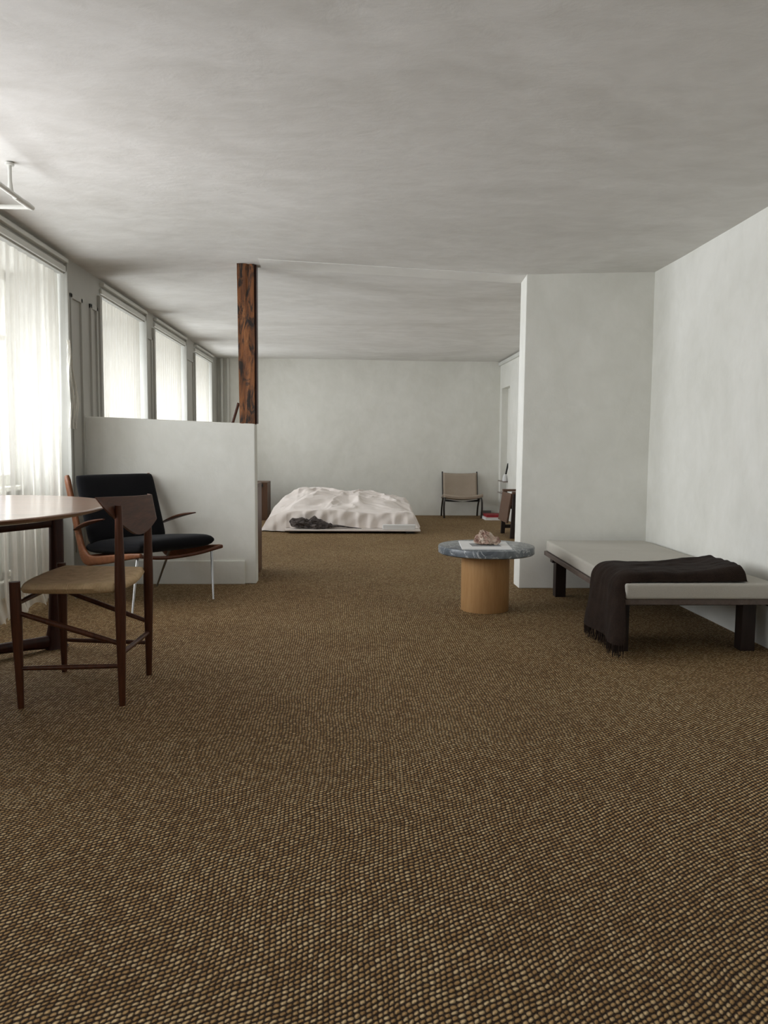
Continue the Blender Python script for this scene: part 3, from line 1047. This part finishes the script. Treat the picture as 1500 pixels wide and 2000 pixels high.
# seat cushion from the front edge back to the elbow
p_f = LP(0.030, 0.03, 0.328); p_b = LP(0.60, 0.03, 0.278)
ay_ = (p_b - p_f).normalized(); az_ = wd.cross(ay_).normalized()
if az_.z < 0: az_ = -az_
cushion('seat_cushion', p_f, wd, ay_, az_, WD * 0.94, (p_b - p_f).length, 0.088, M['black_wool'], lc)
p_b0 = LP(0.575, 0.03, 0.335); p_b1 = LP(0.720, 0.03, 0.757)
ay_ = (p_b1 - p_b0).normalized(); az_ = wd.cross(ay_).normalized()
if az_.dot(fh) < 0: az_ = -az_
cushion('back_cushion', p_b0, wd, ay_, az_, WD * 0.94, (p_b1 - p_b0).length, 0.075, M['black_wool'], lc)
# paddle armrests
def armrest(sd, out):
    bm = B()
    a = LP(0.63, sd, 0.435) + wd * out * 1.0; b__ = LP(0.30, sd, 0.522) + wd * out * 1.6
    P = [a.lerp(b__, k / 14) + Vector((0, 0, 0.012 * math.sin(PI * k / 14))) for k in range(15)]
    R = [(0.006 + 0.028 * math.sin(PI * (0.08 + 0.90 * k / 14)) ** 0.8, 0.004 + 0.007 * math.sin(PI * k / 14)) for k in range(15)]
    add_sweep(bm, P, R, 16, (0, 0, 1))
    put('armrest', bm, M['teak'], lc, smooth=True)
armrest(0.0, -0.025)
armrest(1.0, 0.022)
def steel_leg(top, foot):
    bm = B()
    add_sweep(bm, [foot, foot + (top - foot) * 0.02, top], [0.0085, 0.006, 0.0095], 14)
    put('leg', bm, M['chrome'], lc, smooth=True)
steel_leg(LP(0.06, 0.03, 0.31), Vector((-1.23, 4.541, 0)))
steel_leg(LP(0.075, 0.97, 0.31), Vector((-0.847, 4.99, 0)))
steel_leg(LP(0.50, 0.03, 0.262), LP(0.66, -0.02, 0.0))
steel_leg(LP(0.50, 0.97, 0.262), LP(0.66, 0.99, 0.0))

# ================================================================== SIDE TABLE
st = thing('side_table', (0.815, 4.675, 0), 'low round side table with grey marble top on an oak drum', 'side table')
bm = B()
add_lathe(bm, 0.815, 4.675, [(0.275, 0.338), (0.283, 0.344), (0.284, 0.378), (0.281, 0.384), (0.276, 0.386)], 128)
put('marble_top', bm, M['marble'], st, smooth=True, angle=40)
bm = B()
add_lathe(bm, 0.812, 4.675, [(0.140, 0.0), (0.1425, 0.003), (0.1425, 0.338)], 96)
put('drum_base', bm, M['oak'], st, smooth=True, angle=40)
# open booklet on the marble
bk = thing('booklet', (0.79, 4.64, 0.386), 'white printed booklet lying flat on the marble side table', 'booklet')
def sheet_pts(z0, z1, k=0.0):
    return [(0.640 + k, 4.455 + k, z0), (0.925 - k, 4.445 + k, z0), (0.955 - k, 4.80 - k, z0), (0.672 + k, 4.835 - k, z0),
            (0.640 + k, 4.455 + k, z1), (0.925 - k, 4.445 + k, z1), (0.955 - k, 4.80 - k, z1), (0.672 + k, 4.835 - k, z1)]
bm = B(); add_hex(bm, sheet_pts(0.3862, 0.3922), 0.001, 1)
put('pages', bm, M['paper'], bk)
bm = B()
add_box(bm, 0.715, 0.885, 4.56, 4.70, 0.3922, 0.3928)
put('printed_picture', bm, M['print'], bk)
# mineral
bm = B()
bmesh.ops.create_icosphere(bm, subdivisions=5, radius=1.0)
for v in bm.verts:
    c = v.co.copy()
    x, y, z = c
    wz = 1.0 - 0.50 * sst(-0.3, 1.0, z)
    q = Vector((x * 0.074 * wz - 0.014 * z, y * 0.048 * wz, z * 0.062))
    if z < -0.45: q.z = -0.0225 + (z + 0.45) * 0.01
    n1 = noise.fractal(c * 1.7 + Vector((3, 1, 2)), 1.0, 2.1, 5)
    n2 = abs(noise.noise(c * 3.3 + Vector((9, 4, 1))))
    q += c * (0.013 * n1 - 0.018 * n2) * (1 if z > -0.45 else 0.5)
    if x > 0.75 and z < 0.25: q.x += 0.010; q.z += 0.006
    v.co = q + Vector((0.803, 4.64, 0.3930 + 0.028))
zmin = min(v.co.z for v in bm.verts)
for v in bm.verts: v.co.z += 0.3930 - zmin
tag(put('mineral_specimen', bm, M['mineral'], smooth=True, angle=30), 'rough pink and cream mineral rock on the booklet', 'rock')

# ================================================================== DAYBED
db = thing('daybed', (1.63, 4.4, 0), 'low daybed with dark wood frame and thin grey linen mattress', 'daybed')
DX0, DX1, DY0, DY1 = 1.285, 1.985, 3.585, 5.30
bm = B()
add_hex(bm, [(DX0 - 0.018, DY0 + 0.01, 0.243), (DX1, DY0 + 0.01, 0.243), (DX1, DY1, 0.243), (DX0 + 0.033, DY1, 0.243),
             (DX0 - 0.018, DY0 + 0.01, 0.270), (DX1, DY0 + 0.01, 0.270), (DX1, DY1, 0.270), (DX0 + 0.033, DY1, 0.270)], 0.003)
put('platform', bm, M['wenge_y'], db)
for (x, y) in ((1.372, 5.09), (1.300, 3.72), (1.915, 3.72), (1.915, 5.09)):
    bm = B(); add_box(bm, x - 0.034, x + 0.034, y - 0.034, y + 0.034, 0, 0.235, 0.003)
    put('leg', bm, M['wenge'], db)
for y in (3.72, 5.09):
    bm = B(); add_box(bm, DX0 + 0.03, DX1 - 0.01, y - 0.03, y + 0.03, 0.222, 0.2435, 0.002)
    put('cross_rail', bm, M['wenge'], db)
bm = B(); add_box(bm, 1.985, 2.022, 3.62, 5.30, 0.225, 0.258, 0.003)
put('side_rail', bm, M['wenge'], db)
# mattress
bm = B()
add_hex(bm, [(DX0 - 0.008, DY0, 0.2705), (DX1 + 0.015, DY0, 0.2705), (DX1 + 0.015, DY1 - 0.005, 0.2705), (DX0 + 0.045, DY1 - 0.005, 0.2705),
             (DX0 - 0.008, DY0, 0.343), (DX1 + 0.015, DY0, 0.343), (DX1 + 0.015, DY1 - 0.005, 0.343), (DX0 + 0.045, DY1 - 0.005, 0.343)], 0.014, 4)
mt = put('mattress', bm, M['linen'], db, smooth=True, angle=50)
# throw blanket: folded strip over the foot end, hanging down on the left
def throw_surface(off):
    L1 = 0.60; RC = 0.045
    def path(s):    # s metres from the right end, returns (x, z, nx, nz)
        flat = 1.865 - (DX0 - 0.006) - RC
        if s < flat:
            return 1.865 - s, 0.349, 0.0, 1.0
        s2 = s - flat
        arc = RC * PI / 2
        if s2 < arc:
            a = s2 / RC
            return DX0 - 0.006 + RC - RC * math.sin(a), 0.349 - RC + RC * math.cos(a), -math.sin(a), math.cos(a)
        s3 = s2 - arc
        return DX0 - 0.006 - 0.05 * (s3 / 0.3) , 0.349 - RC - s3, -1.0, 0.0
    return path
path = throw_surface(0)
S_TOT = (1.865 - (DX0 - 0.006) - 0.045) + 0.045 * PI / 2 + 0.225
bm = B()
NS, NW = 110, 40
TY0, TY1 = 3.600, 4.035
def tp(s, w_, side):
    x, z, nx, nz = path(s * S_TOT)
    hang = sst(0.62, 1.0, s)
    y0_, y1_ = TY0 + 0.0 * s - 0.125 * sst(0.68, 1.0, s) + 0.012 * (1 - s) + 0.008 * fbm(s * 5, 1.0, 3), TY1 - 0.03 * s + 0.02 * hang + 0.02 * fbm(s * 4, 2.0, 7) + 0.02 * math.exp(-((s - 0.20) / 0.05) ** 2)
    y = y0_ + (y1_ - y0_) * w_
    ed = (1 - abs(2 * w_ - 1) ** 10) ** 0.5
    es = math.sqrt(max(0.0, 1 - (1 - min(1.0, s / 0.022)) ** 2))
    h = (0.046 + 0.026 * math.exp(-(s / 0.16) ** 2)) * ed * es
    wr = 0.010 * fbm(x * 5 + z * 3, y * 14, 4.0, 3) * (1 - 0.4 * hang) + 0.012 * math.exp(-((w_ - 0.82) / 0.08) ** 2) * math.exp(-((s - 0.22) / 0.09) ** 2) 
    wr += 0.014 * hang * math.sin(w_ * 9 + 0.5) * (1 if side else 1)
    h = h * (1 - 0.25 * hang) + wr * ed * es
    h = max(h, 0.001) if side else 0.0 + (0.006 * hang * math.sin(w_ * 9) if hang > 0 else 0)
    return (x + nx * h, y, z + nz * h)
T_ = [[bm.verts.new(tp(i / NS, j / NW, 1)) for j in range(NW + 1)] for i in range(NS + 1)]
U_ = [[bm.verts.new(tp(i / NS, j / NW, 0)) for j in range(NW + 1)] for i in range(NS + 1)]
for i in range(NS):
    for j in range(NW):
        bm.faces.new((T_[i][j], T_[i + 1][j], T_[i + 1][j + 1], T_[i][j + 1]))
        bm.faces.new((U_[i][j + 1], U_[i + 1][j + 1], U_[i + 1][j], U_[i][j]))
for i in range(NS):
    bm.faces.new((T_[i][0], U_[i][0], U_[i + 1][0], T_[i + 1][0]))
    bm.faces.new((T_[i][NW], T_[i + 1][NW], U_[i + 1][NW], U_[i][NW]))
for j in range(NW):
    bm.faces.new((T_[0][j], T_[0][j + 1], U_[0][j + 1], U_[0][j]))
    bm.faces.new((T_[NS][j], U_[NS][j], U_[NS][j + 1], T_[NS][j + 1]))
thr = thing('throw_blanket', (1.28, 3.82, 0.3), 'dark brown fringed wool throw folded over the foot of the daybed', 'blanket')
put('blanket', bm, M['throw'], thr, smooth=True, angle=60)
bm = B()
random.seed(3)
for k in range(150):
    w_ = (k + 0.5) / 150
    a = Vector(tp(1.0, w_, 1)); b__ = Vector(tp(1.0, w_, 0))
    p = b__.lerp(a, random.random() * 0.9 + 0.05)
    ln = 0.055 + random.uniform(-0.006, 0.006)
    zt_ = p.z + 0.012
    dx, dy = random.uniform(-0.008, 0.004), random.uniform(-0.008, 0.008)
    end = max(0.003, p.z - ln)
    add_sweep(bm, [(p.x, p.y, zt_), (p.x + dx * 0.3, p.y + dy * 0.3, (zt_ + end) / 2), (p.x + dx, p.y + dy, end)], [0.0022, 0.0020, 0.0012], 5, (1, 0, 0))
tag(put('fringe', bm, M['throw'], thr, smooth=True), kind='stuff')

# ================================================================== BEDROOM
bp = thing('bed_platform', (0.04, 9.6, 0), 'very low white bed platform board on the carpet by the back wall', 'bed base')
bm = B(); add_box(bm, -0.70, 0.79, 8.73, 10.55, 0.028, 0.046, 0.003)
put('board', bm, M['sheet'], bp)
for (x, y) in ((-0.60, 8.82), (0.68, 8.82), (-0.60, 10.4), (0.68, 10.4)):
    bm = B(); add_box(bm, x - 0.05, x + 0.05, y - 0.05, y + 0.05, 0, 0.028, 0.003)
    put('foot', bm, M['black'], bp)
# duvet
kx = [-1.0, -0.92, -0.8, -0.62, -0.5, -0.25, 0.0, 0.12, 0.25, 0.45, 0.6, 0.72, 0.80]
zf = [0.06, 0.14, 0.20, 0.235, 0.245, 0.245, 0.235, 0.235, 0.235, 0.23, 0.225, 0.215, 0.16]
zr = [0.08, 0.20, 0.30, 0.41, 0.425, 0.40, 0.375, 0.405, 0.385, 0.345, 0.32, 0.28, 0.20]
def duvet_h(x, y):
    a, b__ = float(np.interp(x, kx, zf)), float(np.interp(x, kx, zr))
    t_ = sst(8.86, 9.75, y)
    h = a + (b__ - a) * t_
    h -= 0.10 * sst(10.1, 10.6, y)
    # creases: warped ridges, stronger on the heaped part
    wx = x + 0.12 * fbm(x * 2.2, y * 2.2, 1.5, 3); wy = y + 0.12 * fbm(x * 2.0, y * 2.4, 6.5, 3)
    r1 = 1 - abs(noise.noise(Vector((wx * 2.6 + wy * 1.1, wy * 2.2 - wx * 0.8, 3.3)))) * 2
    aa, bb = wx * 0.86 - wy * 0.5, wx * 0.5 + wy * 0.86
    r2 = 1 - abs(noise.noise(Vector((aa * 2.0, bb * 8.5, 8.3)))) * 2
    r3 = 1 - abs(noise.noise(Vector((bb * 2.2 + 5, aa * 10.5, 1.3)))) * 2
    h += (0.048 * (r1 - 0.55) + 0.022 * (r2 - 0.6) + 0.014 * (r3 - 0.6) * sst(-0.2, 0.4, fbm(x * 2, y * 2, 9, 2) + 0.3)) * (0.35 + 0.85 * t_) * sst(-1.0, -0.75, x)
    return h
bm = B()
NXD, NYD = 190, 150
def duv(u, v):
    x = -0.98 + 1.78 * u
    drop = 0.13
    lx = x + 0.0
    if v < drop:
        q = v / drop
        y = 8.845 + 0.055 * q + 0.012 * math.sin(lx * 46 + 3 * fbm(lx * 3, 0, 1)) * (1 - q * 0.8) + 0.03 * (1 - q) * noise.noise(Vector((lx * 4, 2, 2)))
        zb = 0.012 if x < -0.70 else 0.050
        h1 = duvet_h(x, 8.90)
        z = zb + (h1 - zb) * (math.sin(q * PI / 2) ** 0.8)
        # diagonal drag folds towards the right
        z += 0.0
        y += 0.02 * math.sin((lx - 0.9 * z) * 30) * (q * (1 - q) * 4) * 0.5
    else:
        q = (v - drop) / (1 - drop)
        y = 8.90 + 1.68 * q
        z = duvet_h(x, y)
    # sides fall
    e = min(1.0, (1 - u) / 0.045)
    z = 0.05 + (z - 0.05) * math.sin(e * PI / 2) if e < 1 else z
    el = min(1.0, u / 0.05)
    z = 0.012 + (z - 0.012) * math.sin(el * PI / 2) if el < 1 else z
    x += 0.012 * math.sin(y * 26 + 2 * fbm(y * 3, 1, 1)) * ((1 - e) + (1 - el))
    # the near left corner is pulled in and round
    if x < -0.6 and y < 9.2:
        k = sst(-0.6, -1.0, x)
        y += 0.10 * (1 - sst(-1.0, -0.6, x)) * (1 - sst(8.85, 9.2, y))
    return (x, y, max(z, 0.010))
add_grid(bm, NXD, NYD, duv)
o = put('duvet', bm, M['sheet'], smooth=True, angle=180)
tag(o, 'crumpled pale pinkish white duvet heaped over the low bed', 'duvet')
# driftwood
bm = B()
bmesh.ops.create_icosphere(bm, subdivisions=5, radius=1.0)
for v in bm.verts:
    c = v.co.copy(); x = c.x
    thick = 0.078 * (1 - 0.35 * sst(-0.6, 0.9, x)) * (1 + 0.25 * math.sin(x * 5 + 1))
    n1 = noise.fractal(Vector((c.x * 3.2, c.y * 2, c.z * 2)) + Vector((5, 5, 5)), 1.0, 2.1, 6)
    q = Vector((x * 0.235, c.y * 0.042, c.z * thick))
    q += Vector((c.x * 0.02, c.y, c.z)) * (0.034 * n1)
    q.z = max(q.z, -0.040)
    if x < -0.6 and c.z > 0: q.x -= 0.03 * (-(x + 0.6)); q.z += 0.02 * (-(x + 0.6)) * 2
    v.co = q + Vector((-0.41, 8.80, 0.077 + 0.02 * sst(0.2, -0.9, x)))
zmin = min(v.co.z for v in bm.verts)
for v in bm.verts: v.co.z += 0.0465 - zmin
P = catmull([(-0.20, 8.80, 0.075), (-0.10, 8.795, 0.078), (0.02, 8.79, 0.063), (0.14, 8.785, 0.053)], 6)
add_sweep(bm, P, [0.016 - 0.013 * i / (len(P) - 1) for i in range(len(P))], 10)
tag(put('driftwood', bm, M['drift'], smooth=True, angle=40), 'knotty dark grey driftwood with a thin tail on the bed platform edge', 'driftwood')
# white paper pack
bm = B(); add_box(bm, 0.375, 0.735, 8.742, 8.80, 0.0465, 0.100, 0.006, 3)
tag(put('paper_roll', bm, M['paper'], smooth=True), 'white paper roll lying at the right end of the bed platform', 'paper roll')

# low cabinet left of the bed
cb = thing('low_cabinet', (-1.32, 10.4, 0), 'brown wooden cabinet standing left of the bed near the back wall', 'cabinet')
bm = B(); add_box(bm, -1.60, -1.045, 10.28, 10.72, 0.0, 0.487, 0.004)
put('body', bm, M['brown_wood'], cb)
bm = B(); add_box(bm, -1.135, -1.10, 10.270, 10.282, 0.43, 0.47, 0.002)
put('handle', bm, M['black'], cb)
# desk-high cabinet behind the half wall
dk = thing('side_cabinet', (-1.0, 5.95, 0), 'narrow reddish brown wooden cabinet standing behind the half wall', 'cabinet')
bm = B()
add_box(bm, -1.40, -0.676, 5.74, 6.23, 0.655, 0.680, 0.003)
put('top_board', bm, M['teak'], dk)
for x in (-1.385, -0.699):
    bm = B(); add_box(bm, x - 0.012, x + 0.022, 5.75, 6.228, 0.0, 0.655, 0.003)
    put('side_panel', bm, M['teak'], dk)
bm = B(); add_box(bm, -1.362, -0.712, 6.19, 6.205, 0.05, 0.655)
put('back_panel', bm, M['brown_wood'], dk)
bm = B(); add_sweep(bm, [(-0.985, 5.90, 0.6805), (-0.805, 5.90, 1.27)], 0.011, 12)
tag(put('wooden_pole', bm, M['teak'], smooth=True), 'thin brown wooden pole leaning behind the timber post', 'pole')

# sling chair
sl = thing('sling_chair', (1.54, 10.8, 0), 'low beige canvas sling chair with dark steel frame by the back wall', 'chair')
def sbar(P, R, name, m=None, n=10, par=sl):
    bm = B(); add_sweep(bm, P, R, n, (1, 0, 0)); return put(name, bm, m or M['dark_steel'], par, smooth=True)
for sx, x in ((-1, 1.285), (1, 1.785)):
    xo = x + sx * 0.0
    P = catmull([(xo, 10.68, 0.0), (xo + sx * 0.008, 10.665, 0.14), (xo + sx * 0.002, 10.66, 0.24), (xo - sx * 0.018, 10.70, 0.305), (xo - sx * 0.02, 10.80, 0.29), (xo, 10.90, 0.255)], 6)
    sbar(P, 0.013, 'front_leg', M['dark_steel'])
    sbar([(xo - sx * 0.01, 10.70, 0.30), (xo - sx * 0.01, 10.93, 0.24), (xo - sx * 0.01, 10.96, 0.27), (xo - sx * 0.01, 11.05, 0.615)], 0.010, 'back_upright', M['dark_steel'])
    sbar(catmull([(xo, 10.86, 0.26), (xo, 10.98, 0.12), (xo, 11.02, 0.0)], 6), 0.012, 'rear_leg')
for (y, z) in ((10.67, 0.135), (10.67, 0.105)):
    sbar([(1.285, y + 0.01, z + 0.0), (1.785, y + 0.01, z)], 0.005, 'stretcher')
bm = B()
def sl_fn(path_pts, sag):
    pp = catmull(path_pts, 8)
    def fn(u, v):
        k = v * (len(pp) - 1); i = min(int(k), len(pp) - 2); p = pp[i].lerp(pp[i + 1], k - i)
        s = 4 * u * (1 - u)
        return (1.268 + 0.534 * u, p.y + sag[0] * s, p.z - sag[1] * s)
    return fn
add_grid(bm, 16, 20, sl_fn([(0, 10.655, 0.285), (0, 10.65, 0.322), (0, 10.70, 0.325), (0, 10.93, 0.262)], (0.0, 0.028)))
o = put('seat_sling', bm, M['canvas'], sl, smooth=True)
o.modifiers.new('thickness', 'SOLIDIFY').thickness = 0.006
bm = B()
f_ = sl_fn([(0, 10.93, 0.25), (0, 10.96, 0.30), (0, 11.04, 0.60)], (0.02, 0.012))
add_grid(bm, 16, 20, lambda u, v: (lambda p: (1.300 + 0.47 * u, p[1] - 0.012, p[2]))(f_(u, v)))
o = put('back_sling', bm, M['canvas'], sl, smooth=True)
o.modifiers.new('thickness', 'SOLIDIFY').thickness = 0.006
sbar([(1.30, 10.75, 0.235), (1.54, 10.73, 0.215), (1.77, 10.75, 0.235)], (0.012, 0.02), 'under_strap', M['black'])

# books on the floor
bk1 = thing('white_book', (1.90, 10.5, 0), 'thick white book lying on the carpet beneath a red book', 'book')
bm = B(); add_box(bm, 1.80, 2.045, 10.40, 10.72, 0.003, 0.030, 0.002)
put('page_block', bm, M['paper'], bk1)
bm = B(); add_box(bm, 1.795, 2.05, 10.395, 10.725, 0.0, 0.0035)
add_box(bm, 1.795, 2.05, 10.395, 10.725, 0.0298, 0.0335)
put('cover', bm, M['paper'], bk1)
bk2 = thing('red_book', (1.93, 10.55, 0.0337), 'red cloth book on top of the white book on the carpet', 'book')
bm = B(); add_box(bm, 1.823, 2.052, 10.435, 10.735, 0.0372, 0.062, 0.001)
put('page_block', bm, M['red'], bk2)
bm = B(); add_box(bm, 1.82, 2.055, 10.43, 10.74, 0.0337, 0.0370); add_box(bm, 1.82, 2.055, 10.43, 10.74, 0.062, 0.0655)
put('cover', bm, M['red'], bk2)
bm = B(); add_box(bm, 1.86, 1.985, 11.03, 11.099, 0.0, 0.075, 0.005)
tag(put('floor_box', bm, M['grey_box']), 'small grey box at the foot of the back wall behind the books', 'box')

# glass shelves in the niche, and what stands on the upper one
for z, lb in ((0.495, 'upper thin glass shelf in the narrow far right niche'), (0.335, 'lower thin glass shelf in the narrow far right niche')):
    bm = B(); add_box(bm, XF - 0.045, XF + 0.084, NY0 + 0.05, NY1 - 0.05, z, z + 0.014, 0.002)
    tag(put('glass_shelf', bm, M['glass_shelf']), lb, 'shelf', 'glass shelves in the far niche')
orn = thing('niche_ornament', (2.085, 10.6, 0.509), 'small white object with a dark upright strip on the niche shelf', 'ornament')
bm = B(); add_lathe(bm, 2.085, 10.60, [(0.036, 0.5095), (0.038, 0.52), (0.028, 0.575), (0.015, 0.60)], 24)
put('base', bm, M['paper'], orn, smooth=True)
bm = B(); add_hex(bm, [(2.085, 10.59, 0.60), (2.105, 10.59, 0.60), (2.105, 10.61, 0.60), (2.085, 10.61, 0.60), (2.112, 10.59, 0.745), (2.132, 10.59, 0.745), (2.132, 10.61, 0.745), (2.112, 10.61, 0.745)], 0.002)
put('stem', bm, M['black'], orn)

# dark chair mostly behind the partition
fc = thing('wooden_armchair', (1.95, 8.6, 0), 'dark wooden armchair half hidden behind the partition wall', 'armchair')
def fbox(name, x0, x1, y0, y1, z0, z1, m=None, bev=0.006):
    bm = B(); add_box(bm, x0, x1, y0, y1, z0, z1, bev); return put(name, bm, m or M['wenge'], fc)
def fhex(name, pts, m=None, bev=0.006):
    bm = B(); add_hex(bm, pts, bev); return put(name, bm, m or M['wenge'], fc)
for y in (8.30, 8.82):
    fhex('side_panel', [(1.700, y, 0.0), (1.745, y, 0.0), (1.745, y + 0.035, 0.0), (1.700, y + 0.035, 0.0), (1.722, y, 0.47), (1.765, y, 0.47), (1.765, y + 0.035, 0.47), (1.722, y + 0.035, 0.47)], M['wenge'])
    fhex('leg', [(2.02, y, 0.0), (2.06, y, 0.0), (2.06, y + 0.035, 0.0), (2.02, y + 0.035, 0.0), (2.00, y, 0.47), (2.04, y, 0.47), (2.04, y + 0.035, 0.47), (2.00, y + 0.035, 0.47)])
    fbox('armrest', 1.715, 2.05, y - 0.012, y + 0.05, 0.47, 0.495, M['brown_wood'])
    fbox('lower_rail', 1.73, 2.04, y + 0.005, y + 0.03, 0.06, 0.10)
fhex('back_board', [(1.665, 8.83, 0.16), (1.69, 8.83, 0.16), (1.69, 8.36, 0.16), (1.665, 8.36, 0.16), (1.71, 8.83, 0.47), (1.735, 8.83, 0.47), (1.735, 8.36, 0.47), (1.71, 8.36, 0.47)], M['brown_wood'])
fbox('seat', 1.74, 2.04, 8.34, 8.82, 0.30, 0.33)
fbox('cushion', 1.748, 2.04, 8.345, 8.81, 0.332, 0.41, M['paper'], 0.02)
